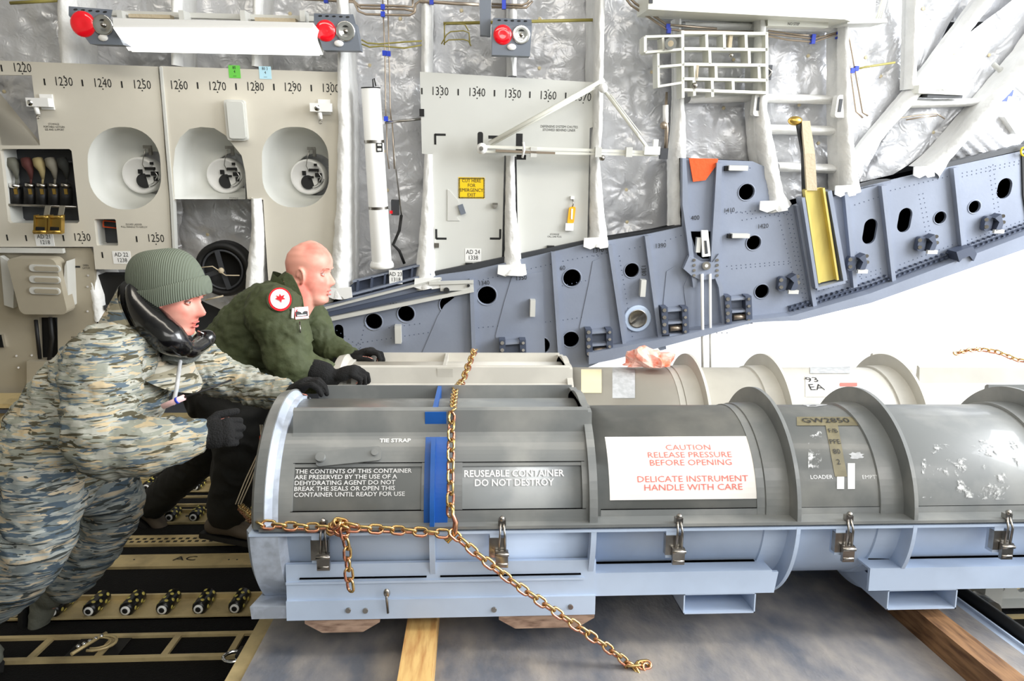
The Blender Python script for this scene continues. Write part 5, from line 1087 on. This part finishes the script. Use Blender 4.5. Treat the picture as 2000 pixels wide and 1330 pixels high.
def lerp_tab(tab, z):
    if z <= tab[0][0]: return tab[0][1]
    for (a, b), (c, d) in zip(tab, tab[1:]):
        if z <= c: t = (z-a)/(c-a); t = t*t*(3-2*t)*.5+t*.5; return b+(d-b)*t
    return tab[-1][1]
FR_ = [(-.125,.035),(-.118,.062),(-.105,.080),(-.092,.080),(-.080,.074),(-.066,.079),(-.05,.083),(-.03,.081),(-.01,.078),(.005,.076),(.018,.083),(.03,.088),(.05,.088),(.07,.080),(.09,.064),(.105,.044),(.116,.020),(.12,.002)]
BK_ = [(-.125,-.02),(-.10,-.045),(-.07,-.068),(-.04,-.082),(0,-.096),(.03,-.102),(.06,-.096),(.085,-.078),(.105,-.048),(.116,-.02),(.12,-.002)]
WD_ = [(-.125,.022),(-.112,.038),(-.095,.048),(-.075,.057),(-.05,.064),(-.02,.069),(.01,.073),(.04,.076),(.065,.071),(.085,.058),(.105,.036),(.116,.016),(.12,.002)]
def head_mesh(m, O, fx, up, sc=1., stout=1., xs=1.):
    lf = up.cross(fx).normalized(); nz, na = 90, 96
    def fn(u, v):
        z = -.125+.245*(.5-.5*math.cos(PI*v)); a = 2*PI*u
        xf, xb, w_ = lerp_tab(FR_, z), lerp_tab(BK_, z), lerp_tab(WD_, z)*stout
        c = xb*.42+xf*.58-.008; ex = 2.25
        ca, sa = math.cos(a), math.sin(a); rx = (xf-c) if ca > 0 else (c-xb)
        k = (abs(ca)**ex+abs(sa)**ex)**(-1/ex); x = c+rx*ca*k; y = w_*sa*k
        if ca > 0:
            nb = lerp_tab([(-.052,0),(-.046,.010),(-.040,.022),(-.033,.029),(-.027,.030),(-.018,.024),(-.006,.016),(.004,.009),(.016,.004),(.026,.0)], z)
            wn = lerp_tab([(-.05,.012),(-.038,.0145),(-.028,.011),(-.01,.008),(.01,.008)], z)
            x += nb*math.exp(-(y/wn)**2)
            x -= .012*math.exp(-((abs(y)-.033)/.015)**2-((z-.002)/.013)**2)
            x += .005*math.exp(-((abs(y)-.030)/.02)**2-((z-.021)/.007)**2)
            x += .005*math.exp(-((abs(y)-.046)/.016)**2-((z+.028)/.016)**2)
            x += .0075*math.exp(-(y/.022)**2)*(math.exp(-((z+.063)/.0055)**2)+.95*math.exp(-((z+.076)/.006)**2))
            x -= .006*math.exp(-(y/.026)**2-((z+.0695)/.0028)**2)
        return O+fx*(x*sc*xs)+lf*(y*sc)+up*(z*sc)
    m.grid(fn, na, nz, True); o = len(m.v)-na*nz
    m.add([m.v[o+i] for i in range(na)], [tuple(reversed(range(na)))]); m.add([m.v[o+(nz-1)*na+i] for i in range(na)], [tuple(range(na))])
    return m
def ears(m, O, fx, up, sc=1.):
    lf = up.cross(fx).normalized()
    for s in (-1, 1):
        c = O+fx*(-.006*sc)+lf*(s*.073*sc)+up*(-.012*sc); out = (lf*s*.8-fx*.35).normalized(); tu = (up-fx*.15).normalized(); fw = tu.cross(out)
        pts = [c+out*.008+tu*(.030*math.sin(a))+fw*(.017*math.cos(a)) for a in [math.radians(-80+22*i) for i in range(13)]]
        m.tube(pts, .0052, 8); m.ball(c+out*.001, (.012, .008, .024), 10, 8, (fw, out, tu)); m.ball(c-tu*.028+out*.006, .0075, 8, 6)
def face_bits(O, fx, up, sc=1., xs=1.):
    lf = up.cross(fx).normalized(); e = MB('eye'); l_ = MB('lip'); bw = MB('brow')
    def P(x, y, z): return O+fx*(x*sc*xs)+lf*(y*sc)+up*(z*sc)
    for s in (-1, 1):
        e.uses('eye'); e.ball(P(.0600, s*.032, .001), .0105*sc, 14, 10); e.uses('iris'); e.ball(P(.0648, s*.032, .0005), .0062*sc, 12, 8)
        e.uses('skin'); e.tube([P(.064, s*.020, .004), P(.0715, s*.027, .0075), P(.0725, s*.034, .0082), P(.064, s*.0455, .003)], [.0022,.0036,.0036,.0018], 6)
        e.tube([P(.064, s*.020, -.003), P(.070, s*.028, -.0065), P(.070, s*.035, -.0065), P(.063, s*.045, -.002)], .0022, 6)
        e.uses('brow'); e.tube([P(.0705, s*.021, .0060), P(.0745, s*.028, .0078), P(.0745, s*.035, .0078), P(.066, s*.0455, .004)], .0008, 5)
        bw.tube([P(.084, s*.014, .018), P(.086, s*.025, .0235), P(.080, s*.038, .0245), P(.070, s*.050, .019)], [.002,.0032,.003,.0012], 6)
    for z, r, w_ in ((-.0635,.0028,.019),(-.0755,.0034,.017)):
        l_.tube([P(.079-.0+.0095-abs(y)**2*16-.0005, y, z+(.002 if z > -.07 else -.001)*(1-abs(y)/.02)) for y in [-w_+w_*.2*i for i in range(11)]], [r*(.3+.7*math.sin(PI*(i+.5)/11)) for i in range(11)], 8)
    return [('eyes', e), ('lips', l_), ('eyebrows', bw)]
def hand(m, wr, d, n, side, curl=(.4,.5,.4), r=.0095, sc=1., thumb=.6, spread=.05, cur2=None):
    """palm and five fingers. d: wrist to knuckles, n: out of the palm, side: towards the thumb"""
    wr = V(wr); d = V(d).normalized(); n = V(n); n = (n-d*n.dot(d)).normalized(); side = V(side); side = (side-d*side.dot(d)-n*side.dot(n)).normalized()
    m.ball(wr+d*.045*sc, (.052*sc, .020*sc+r*.3, .041*sc), 16, 12, (d, n, side)); m.ball(wr+d*.075*sc, (.022*sc, .016*sc+r*.3, .040*sc), 14, 10, (d, n, side)); limb(m, [(wr-d*.03, .029*sc), (wr+d*.02, (.032*sc, .026*sc))], 12)
    for i, (ln, off) in enumerate(((.97, .030), (1.08, .010), (1.0, -.010), (.80, -.029))):
        b = wr+d*(.082-.004*abs(i-1))*sc+side*off*sc; dd = (d+side*(off*spread*20)).normalized(); P = [(b, r*1.05)]; a = 0
        for j, (L_, c) in enumerate(zip((.044, .027, .022), curl)):
            a += c*(1+.08*i); dj = dd*math.cos(a)+n*math.sin(a); b = b+dj*(L_*ln*sc); P.append((b, r*(.98-.08*(j+1))))
        for (p, ra), (q, rb) in zip(P, P[1:]): m.tube([p, q], [ra, rb], 10)
        for p, ra in P: m.ball(p, ra*1.0, 10, 8)
    b = wr+d*.022*sc+side*.026*sc+n*.006; t1 = (d*.62+side*(.75-.3*thumb)+n*.5*thumb).normalized(); P = [(b, r*1.35), (b+t1*.040*sc, r*1.15)]; t2 = (d*.85+side*.15+n*.6*thumb).normalized(); P.append((P[-1][0]+t2*.030*sc, r*1.05)); P.append((P[-1][0]+(t2+n*.25).normalized()*.022*sc, r*.9))
    for (p, ra), (q, rb) in zip(P, P[1:]): m.tube([p, q], [ra, rb], 10)
    for p, ra in P: m.ball(p, ra, 10, 8)
def wrinkle(amp, sc, seed=0, st=(1,1,1)):
    def f(p):
        q = V((p.x*sc*st[0]+seed, p.y*sc*st[1], p.z*sc*st[2])); a = noise.noise(q+V((noise.noise(q*1.7), 0, noise.noise(q*1.3+V((5,5,5)))))*.8)
        return amp*((1-abs(a)*3.2)*.5+.5*noise.noise(q*2.3))
    return f
def boot(m, ank, toe_dir, up, sc=1.):
    """ankle point, direction of the toe, leg direction (up)"""
    f = V(toe_dir).normalized(); u = V(up); sh = V(up).normalized(); u = (u-f*u.dot(f)).normalized(); s = f.cross(u); A = V(ank)
    def P(a, b, c=0): return A+f*a*sc+u*b*sc+s*c*sc
    limb(m, [(A+sh*.17*sc, .060*sc), (A+sh*.07*sc, .053*sc), (A, .052*sc)])
    limb(m, [(P(-.045, -.045), (.038*sc, .040*sc)), (P(.03, -.035), (.042*sc, .044*sc)), (P(.10, -.048), (.047*sc, .032*sc)), (P(.165, -.056), (.042*sc, .024*sc))])
    return P
def sole(P_, mt='black'):
    m = MB(mt); out = [(-.088,-.03),(-.09,.03),(-.03,.036),(.06,.044),(.14,.046),(.19,.034),(.212,0),(.19,-.034),(.14,-.046),(.06,-.044),(-.03,-.036)]
    pts = [P_(a, -.098, b) for a, b in out]; m.prism(pts, P_(0,-.076)-P_(0,-.098)); return m
def A(px, py, Y): return onY(px, py, Y)

# ------------------------------------------------ near person: camouflage, knit cap, ear protectors at the jaw
Z_ = V((0,0,1))
def person_one():
    hips = A(105, 905, 2.12); chest = A(235, 745, 2.2); neck = A(292, 640, 2.22)
    sn, sf = A(205, 712, 2.02), A(345, 690, 2.42)
    en, wn = A(205, 868, 1.93), A(372, 852, 1.98)
    ef, wf = A(465, 748, 2.50), A(562, 772, 2.44)
    hn, hf = A(95, 915, 2.03), A(135, 915, 2.24)
    kn, an = A(62, 1085, 2.02), A(-75, 1200, 2.12)
    kf, af = A(226, 985, 2.34), A(100, 1168, 2.42)
    hd = A(338, 576, 2.20); fx = V((.94, -.08, -.24)).normalized(); up = (Z_-fx*fx.z).normalized(); up = (up+V((0,-.06,0))).normalized(); fx = (fx-up*fx.dot(up)).normalized()
    # body under the clothes
    b = MB(); head_mesh(b, hd, fx, up, 1.02); ears(b, hd, fx, up)
    limb(b, [(neck, .062), (hd-up*.06-fx*.03, .055)]); limb(b, [(hips, (.14,.10)), (A(170,830,2.16), (.13,.11)), (chest, (.15,.12)), (neck, .06)])
    for s, e, w_ in ((sn, en, wn), (sf, ef, wf)): limb(b, [(chest.lerp(s, .6), .06), (s, .055), (e, .04), (w_, .028)])
    for h, k, a in ((hn, kn, an), (hf, kf, af)): limb(b, [(hips.lerp(h, .6), .09), (h, .085), (k, .055), (a, .04)])
    dfar = (A(602, 745, 2.40)-wf).normalized()
    hand(b, wf+dfar*.027, dfar, V((.25,.1,-1)), V((0,-1,-.1)), (.35,.75,.6), .006, .88); hand(b, wn+V((.030,.004,0)), V((.9,.1,.1)), V((0,.9,-.3)), V((0.2,0,1)), (.9,1.0,.8), .005, .74)
    b = realise(b, .0042, 3, .4, mt='skin')
    # jacket
    j = MB(); limb(j, [(A(88, 925, 2.12), (.17,.15)), (A(120, 870, 2.13), (.18,.165)), (A(170, 810, 2.16), (.185,.18)), (A(228, 735, 2.2), (.20,.165)), (A(262, 680, 2.22), (.15,.115)), (A(285, 650, 2.22), (.10,.085))], 28)
    limb(j, [(A(240,700,2.1), .10), (sn, .108), (A(195,790,1.96), .098), (en, .092), (A(300,868,1.94), .080), (wn, .060)]); limb(j, [(A(300,700,2.34), .10), (sf, .095), (A(405,725,2.47), .078), (ef, .066), (A(520,765,2.47), .058), (wf, .048)])
    w1 = wrinkle(.012, 9, 2, (1,1,1.6)); w2 = wrinkle(.010, 20, 4, (2.2,1,1)); far = A(455, 748, 2.5)
    j = realise(j, .0085, 5, .5, lambda p: w1(p)+(w2(p) if (p-far).length < .26 else w2(p)*.3), 'camol')
    parts_j = ('jacket', j, 'tiger-stripe camouflage jacket')
    cl = MB()
    def collar(u, v):
        a = 2*PI*u; ax = (hd-neck).normalized(); f_ = (V((1,0,0))-ax*ax.x).normalized(); l_ = ax.cross(f_); c = A(284,690,2.2).lerp(A(300,632,2.2), v); r = .150-.018*v
        return c+f_*(r*1.05*math.cos(a)*(1+.25*(1-v)*(math.cos(a) > 0)))+l_*(r*.92*math.sin(a))+ax*(.055*(-math.cos(a))*v)+ax*.006*noise.noise(V((a*2,v*3,1)))
    cl.uses('camo'); cl.grid(collar, 40, 8, True); o = len(cl.v)
    def collar_in(u, v): p = collar(u, v); c = A(300,648,2.215); return p+(c-p)*.07
    cl.grid(collar_in, 40, 8, True)
    fl_ = MB('fleece'); fl_.grid(lambda u, v: (lambda a: A(352,700,2.2).lerp(A(362,672,2.2), v)+V((.055*math.cos(a), .085*math.sin(a), .008*math.sin(3*a))))(2*PI*u), 28, 6, True); fl_.ball(A(357, 690, 2.2), (.05,.08,.035), 16, 10)
    # trousers
    t = MB(); limb(t, [(A(85, 900, 2.12), (.165,.14)), (A(100, 940, 2.12), (.155,.135))]); limb(t, [(A(92,925,2.05), .118), (A(85,1000,2.02), .104), (kn, .092), (A(5,1150,2.07), .086), (an, .082)])
    limb(t, [(A(140,925,2.2), .12), (A(195,950,2.28), .108), (kf, .086), (A(190,1060,2.38), .082), (A(132,1136,2.41), .072)])
    w3 = wrinkle(.012, 8, 9, (1,1,1.5)); t = realise(t, .0085, 5, .5, w3, 'camot')
    # gloves
    g = MB(); hand(g, wf+dfar*.012, dfar, V((.25,.1,-1)), V((0,-1,-.1)), (.35,.75,.6), .0115, 1.06); limb(g, [(wf-dfar*.05, .037), (wf+dfar*.01, .036)]); g = realise(g, .0035, 2, .4, mt='glove')
    g2 = MB(); hand(g2, wn+V((.02,0,0)), V((.9,.1,.1)), V((0,.9,-.3)), V((0.2,0,1)), (.9,1.0,.8), .0115, 1.06); limb(g2, [(wn-V((.03,0,0)), .042), (wn+V((.03,0,0)), .038)]); g2 = realise(g2, .0035, 2, .4, mt='glove')
    # boots
    b1 = MB(); P1 = boot(b1, an, V((.75,0,-.66)), V((.6,-.0,.75))); b1 = realise(b1, .006, 4, .5, mt='boot')
    b2 = MB(); P2 = boot(b2, A(100,1160,2.42), V((.02,-.15,-1)), V((.57,-.05,.82))); b2 = realise(b2, .006, 4, .5, wrinkle(.003, 22, 5), 'boot')
    # knit cap
    h = MB('knit'); lf = up.cross(fx).normalized(); O = hd
    hx = (fx+up*.40).normalized(); hu = (up-hx*up.dot(hx)).normalized()
    def cap(u, v):
        a = 2*PI*u; t_ = v; z = .022+.122*math.sin(t_*PI/2); k = math.cos(t_*PI/2)**.62 if t_ < 1 else 0
        k = max(k, .001); xx = math.cos(a)*(.114 if math.cos(a) > 0 else .122)*k*(1+.02*t_)-.008-.012*t_; yy = math.sin(a)*.094*k
        return O+hx*xx+lf*yy+hu*(z+.003*math.sin(a*2+1)*(1-t_))
    h.grid(cap, 60, 26, True)
    cf = MB('knit')
    def cuff(u, v):
        a = 2*PI*u; s_ = math.sin(PI*v)*.004+.0035; k = 1.035+.03*math.sin(PI*v)**.35; zz = -.016+.056*v
        ca = math.cos(a); tilt = .030*(-ca)*.0
        return O+hx*(ca*(.113 if ca > 0 else .121)*k-.008+s_*ca)+lf*(math.sin(a)*.096*k)+hu*(zz+.012*ca*.6-.010*(1-abs(ca)))
    cf.grid(cuff, 60, 12, True); cf.grid(lambda u, v: cuff(u, v)+(O-cuff(u, v)-hu*(O-cuff(u,v)).dot(hu))*.06, 60, 12, True)
    # ear protectors hanging round the jaw
    ep = MB(); c1 = A(320, 648, 2.09); c2 = A(398, 664, 2.26)
    limb(ep, [(A(264,568,2.15), .030), (A(274,600,2.12), .040), (A(302,634,2.10), .050), (A(332,662,2.09), .050), (A(352,676,2.11), .036)])
    ep.ball(c1, (.064,.045,.046), 18, 12, (V((.75,0,-.66)), V((0,1,0)), V((.66,0,.75)))); ep.ball(c2, (.042,.034,.032), 16, 10, (V((.85,0,.5)), V((0,1,0)), V((-.5,0,.85))))
    limb(ep, [(A(345,676,2.11), .030), (A(372,684,2.15), .026), (A(396,670,2.24), .026)]); limb(ep, [(A(262,570,2.15), .028), (A(258,580,2.22), .028), (A(268,590,2.30), .028)])
    ep = realise(ep, .0045, 8, .5, mt='gaiter')
    ep.uses('chrome'); ep.tube([A(386,646,2.235), A(398,652,2.235)], .003, 6)
    nk = MB('black'); limb(nk, [(A(272,585,2.19), .070), (A(290,618,2.19), .078), (A(318,655,2.19), .070), (A(345,672,2.19), .05)])
    # pen with antenna hung on chest
    pn = MB(mat('pale_pink_plastic', (238,196,196), .4)); pa, pb = A(318,794,1.92), A(360,776,1.92); pn.tube([pa, pb], .0085, 10); pn.uses('blue'); q = pa.lerp(pb, .62); pn.tube([q, q+(pb-pa)*.1], .0098, 10); pn.uses('black'); pn.tube([pb, A(400,762,1.95), A(452,742,2.0)], .003, 6)
    gl = MB(); hand(gl, A(312,806,1.97), V((.7,0,.15)), V((0,.9,-.3)), V((.1,0,1)), (1.0,1.1,.9), .010, .62); gl = realise(gl, .0035, 2, .4, mt='glove')
    pt = MB('peel'); pt.box(A(358, 716, 2.085), (.05,.004,.05), (V((.9,-.2,.3)).normalized(), V((.2,.98,0)).normalized(), V((-.3,0,.95)).normalized())) if False else pt.tube([A(352,705,2.10), A(345,760,2.02), A(338,790,1.99)], .006, 6)
    fb = face_bits(hd, fx, up, 1.02)
    T('person', 'person in tiger-stripe camouflage and sage knit cap pushing the near container', 'person',
      [(None, b)]+[parts_j, ('collar', cl), ('neck_fleece', fl_), ('neck_warmer', nk, 'black neck warmer'), ('trousers', t), ('glove', g), ('glove', g2), ('boot', b1, None, [('sole', sole(P1))]), ('boot', b2, None, [('sole', sole(P2))]), ('knit_cap', h, 'sage knit cap with folded cuff', [('cuff', cf)]), ('zipper', pt)]+fb, base=V((hips.x, hips.y, 0)))
    T('ear_protectors', 'shiny black ear protectors pushed down around the jaw under the knit cap', 'ear protectors', ep)
    T('marker_stick', 'pink and white stick with a blue band and thin black antenna at the camouflage chest', 'stick', pn)
person_one()

# ------------------------------------------------ far person: olive flight suit, bald
def person_two():
    hips = A(432, 735, 3.05); chest = A(535, 625, 3.05); neck = A(578, 565, 3.06)
    sn, sf = A(535, 608, 2.86), A(592, 600, 3.24)
    en, wn = A(572, 712, 2.80), A(646, 738, 2.79)
    ef, wf = A(632, 672, 3.25), A(688, 700, 3.14)
    hn, hf = A(430, 745, 2.95), A(440, 745, 3.13)
    kn, an = A(470, 885, 2.98), A(438, 1012, 3.02); kf, af = A(400, 880, 3.2), A(300, 985, 3.3)
    hd = A(606, 532, 3.05); fx = V((.985, -.10, -.10)).normalized(); up = (Z_-fx*fx.z).normalized(); up = (up-V((.03,0,0))).normalized(); fx = (fx-up*fx.dot(up)).normalized()
    b = MB(); head_mesh(b, hd, fx, up, 1.15, 1.05, .9); ears(b, hd, fx, up, 1.17)
    limb(b, [(A(566,600,3.04), .090), (A(584,572,3.04), .086), (hd-up*.06-fx*.030, .080)]); b.ball(hd-up*.075+fx*.028, (.05,.05,.035), 14, 10); limb(b, [(hips, (.15,.12)), (A(480,690,3.05), (.15,.14)), (chest, (.16,.13)), (A(572,590,3.06), .075)])
    for s, e, w_ in ((sn, en, wn), (sf, ef, wf)): limb(b, [(chest.lerp(s, .6), .07), (s, .06), (e, .045), (w_, .03)])
    for h, k, a in ((hn, kn, an), (hf, kf, af)): limb(b, [(hips.lerp(h, .6), .095), (h, .09), (k, .06), (a, .042)])
    dn = V((.88,-.05,.28)).normalized(); df = V((.85,-.2,.35)).normalized()
    hand(b, wn+dn*.03, dn, V((.5,.3,-1)), V((.1,1,0)), (.7,.9,.7), .006, .88); hand(b, wf+df*.03, df, V((.5,-.2,-1)), V((.1,-1,0)), (.5,1.0,.8), .006, .88)
    b = realise(b, .0048, 3, .4, mt='skin')
    j = MB(); limb(j, [(A(430, 760, 3.05), (.165,.15)), (A(455, 715, 3.05), (.185,.175)), (A(500, 660, 3.05), (.205,.185)), (A(540, 610, 3.05), (.205,.155)), (A(566, 580, 3.06), (.13,.10)), (A(576, 566, 3.06), (.092,.08))], 28)
    limb(j, [(A(535,605,2.95), .10), (sn, .112), (A(555,655,2.83), .102), (en, .088), (A(620,732,2.87), .070), (A(650,740,2.90), .055)])
    limb(j, [(A(580,600,3.16), .09), (sf, .09), (A(612,635,3.26), .080), (ef, .070), (A(665,692,3.2), .056), (A(682,700,3.15), .048)])
    w1 = wrinkle(.014, 7, 21, (1,1,1)); w2 = wrinkle(.007, 18, 24, (1,1,1.3)); j = realise(j, .009, 5, .5, lambda p: w1(p)+w2(p), 'suit')
    cl = MB('suit')
    for s in ():
        cl.grid(lambda u, v: A(562-6*v,548+10*u*0,3.05).lerp(A(590,600,3.05), u)+V((.012*v, s*(.075-.02*u+.030*v), -.012*v+.015*math.sin(PI*u))), 12, 5)
        cl.grid(lambda u, v: A(562-6*v,548,3.05).lerp(A(590,600,3.05), u)+V((.012*v, s*(.080-.02*u+.030*v), -.016*v+.011*math.sin(PI*u))), 12, 5)
    cl.grid(lambda u, v: (lambda a: A(568,572,3.06).lerp(A(576,555,3.06), v)+V((-.095*math.cos(a)*.95, .088*math.sin(a), .05*math.cos(a)*(.6+.5*v))))(-PI*.62+PI*1.24*u), 24, 5)
    for s in (1, 0):
        Yc_ = 2.935 if s else 3.17
        cl.prism([A(x, y, Yc_+(.02 if y > 575 else 0)) for x, y in ((553,545),(560,532),(570,538),(580,556),(590,580),(593,600),(588,610),(576,594),(562,570))], V((0,.010,0)))
    t = MB(); limb(t, [(hips, (.16,.15)), (A(440,765,3.05), (.15,.15))]); limb(t, [(A(440,765,3.0), .17), (A(470,815,2.97), .155), (A(470,870,2.97), .118), (A(458,930,2.99), .098), (A(444,1000,3.02), .085)]); limb(t, [(A(440,760,3.12), .12), (kf, .09), (A(340,945,3.27), .075), (af, .07)])
    t = realise(t, .010, 5, .5, wrinkle(.010, 8, 29), 'suit_shade')  # suit legs coloured near black for the shadow they stand in
    g = MB(); hand(g, wn+dn*.01, dn, V((.5,.3,-1)), V((.1,1,0)), (.7,.9,.7), .0118, 1.12); limb(g, [(wn.lerp(en, .42), .054), (wn.lerp(en, .15), .052), (wn-dn*.06, .050), (wn-dn*.05, .045), (wn, .042)]); g = realise(g, .0038, 2, .4, mt='glove')
    g2 = MB(); hand(g2, wf+df*.01, df, V((.5,-.2,-1)), V((.1,-1,0)), (.5,1.0,.8), .0118, 1.1); limb(g2, [(wf-df*.06, .042), (wf, .040)]); g2 = realise(g2, .0038, 2, .4, mt='glove')
    b1 = MB(); P1 = boot(b1, A(437,1010,3.02), V((.97,-.12,-.12)), V((0.1,0,1)), 1.02); b1 = realise(b1, .0065, 4, .5, mt='bootd')
    b2 = MB(); P2 = boot(b2, A(296,985,3.3), V((.7,0,-.7)), V((.7,0,.7))); b2 = realise(b2, .007, 4, .5, mt='bootd')
    # patches lie on the cloth
    from mathutils.bvhtree import BVHTree
    bv = BVHTree.FromPolygons([tuple(v) for v in j.v], [tuple(f) for f in j.f])
    def onc(px, py):
        h = bv.ray_cast(CAM, ray(px, py).normalized())
        n_ = h[1]; return h[0], (n_ if n_.dot(ray(px, py)) < 0 else -n_)
    def patch(px, py, lift, pts, m, th=.003, at_=None, rt=0.):
        c, n_ = onc(*(at_ or (px, py))); n_ = (n_*.7-ray(px, py).normalized()*.3).normalized(); x = V((-n_.y, n_.x, 0)).normalized(); u = n_.cross(x); u = u if u.z > 0 else -u; ca, sa = math.cos(rt), math.sin(rt)
        x = x if x.x > 0 else -x; c = c+n_*lift
        m.prism([c+x*(a*ca-b_*sa)+u*(a*sa+b_*ca) for a, b_ in pts], n_*th); return m
    def cpts(r, n=20, sq=1., cx=0, cy=0): return [(cx+r*math.cos(2*PI*k/n), cy+r*sq*math.sin(2*PI*k/n)) for k in range(n)]
    q1, q2 = (547, 586), (586, 612)
    pm = MB('suit'); patch(*q1, .004, cpts(.050), pm); pm.uses('red'); patch(*q1, .008, cpts(.043, 24, 1.12), pm); pm.uses('white'); patch(*q1, .012, cpts(.036, 24, 1.12), pm); pm.uses('red')
    patch(*q1, .016, [(-.018,.0),(-.010,.004),(-.014,.014),(-.004,.008),(.0,.020),(.005,.010),(.018,.016),(.012,.004),(.020,-.002),(.006,-.004),(.004,-.016),(-.004,-.006)], pm)
    nm = MB('red'); patch(*q2, .006, [(-.03,-.024),(.03,-.024),(.036,.024),(-.024,.024)], nm); nm.uses('black'); patch(*q2, .009, [(-.026,-.014),(.026,-.014),(.028,.006),(-.024,.006)], nm); nm.uses('white'); patch(*q2, .012, [(-.02,.008),(-.004,.002),(0,-.004),(.004,.002),(.022,.010),(.016,.016),(-.014,.016)], nm); patch(*q2, .012, [(-.022,-.012),(.018,-.012),(.018,-.008),(-.022,-.008)], nm)
    pc = MB('white'); ca_, na_ = onc(570, 606); cb_, nb_ = onc(569, 622); pc.tube([ca_+na_*.01, cb_+nb_*.01], .006, 6); pc.uses('steel'); cc_, nc_ = onc(583, 630); cd_, nd_ = onc(584, 648); pc.tube([cc_+nc_*.01, cd_+nd_*.01], .003, 5)
    fb = face_bits(hd, fx, up, 1.15, .9)
    fb[2][1].uses('skin'); fb[2][1].mi = [fb[2][1].cur]*len(fb[2][1].mi)
    T('person', 'bald person in an olive flight suit and black gloves pushing the pale container', 'person',
      [(None, b), ('flight_suit', j, 'olive green flight suit top'), ('suit_collar', cl), ('trousers', t), ('glove', g), ('glove', g2), ('boot', b1, None, [('sole', sole(P1))]), ('boot', b2, None, [('sole', sole(P2))]), ('shoulder_patch', pm, 'red and white round patch'), ('name_patch', nm, 'red name patch with white wings'), ('pocket_pen', pc)]+fb, base=V((hips.x, hips.y, 0)))
person_two()
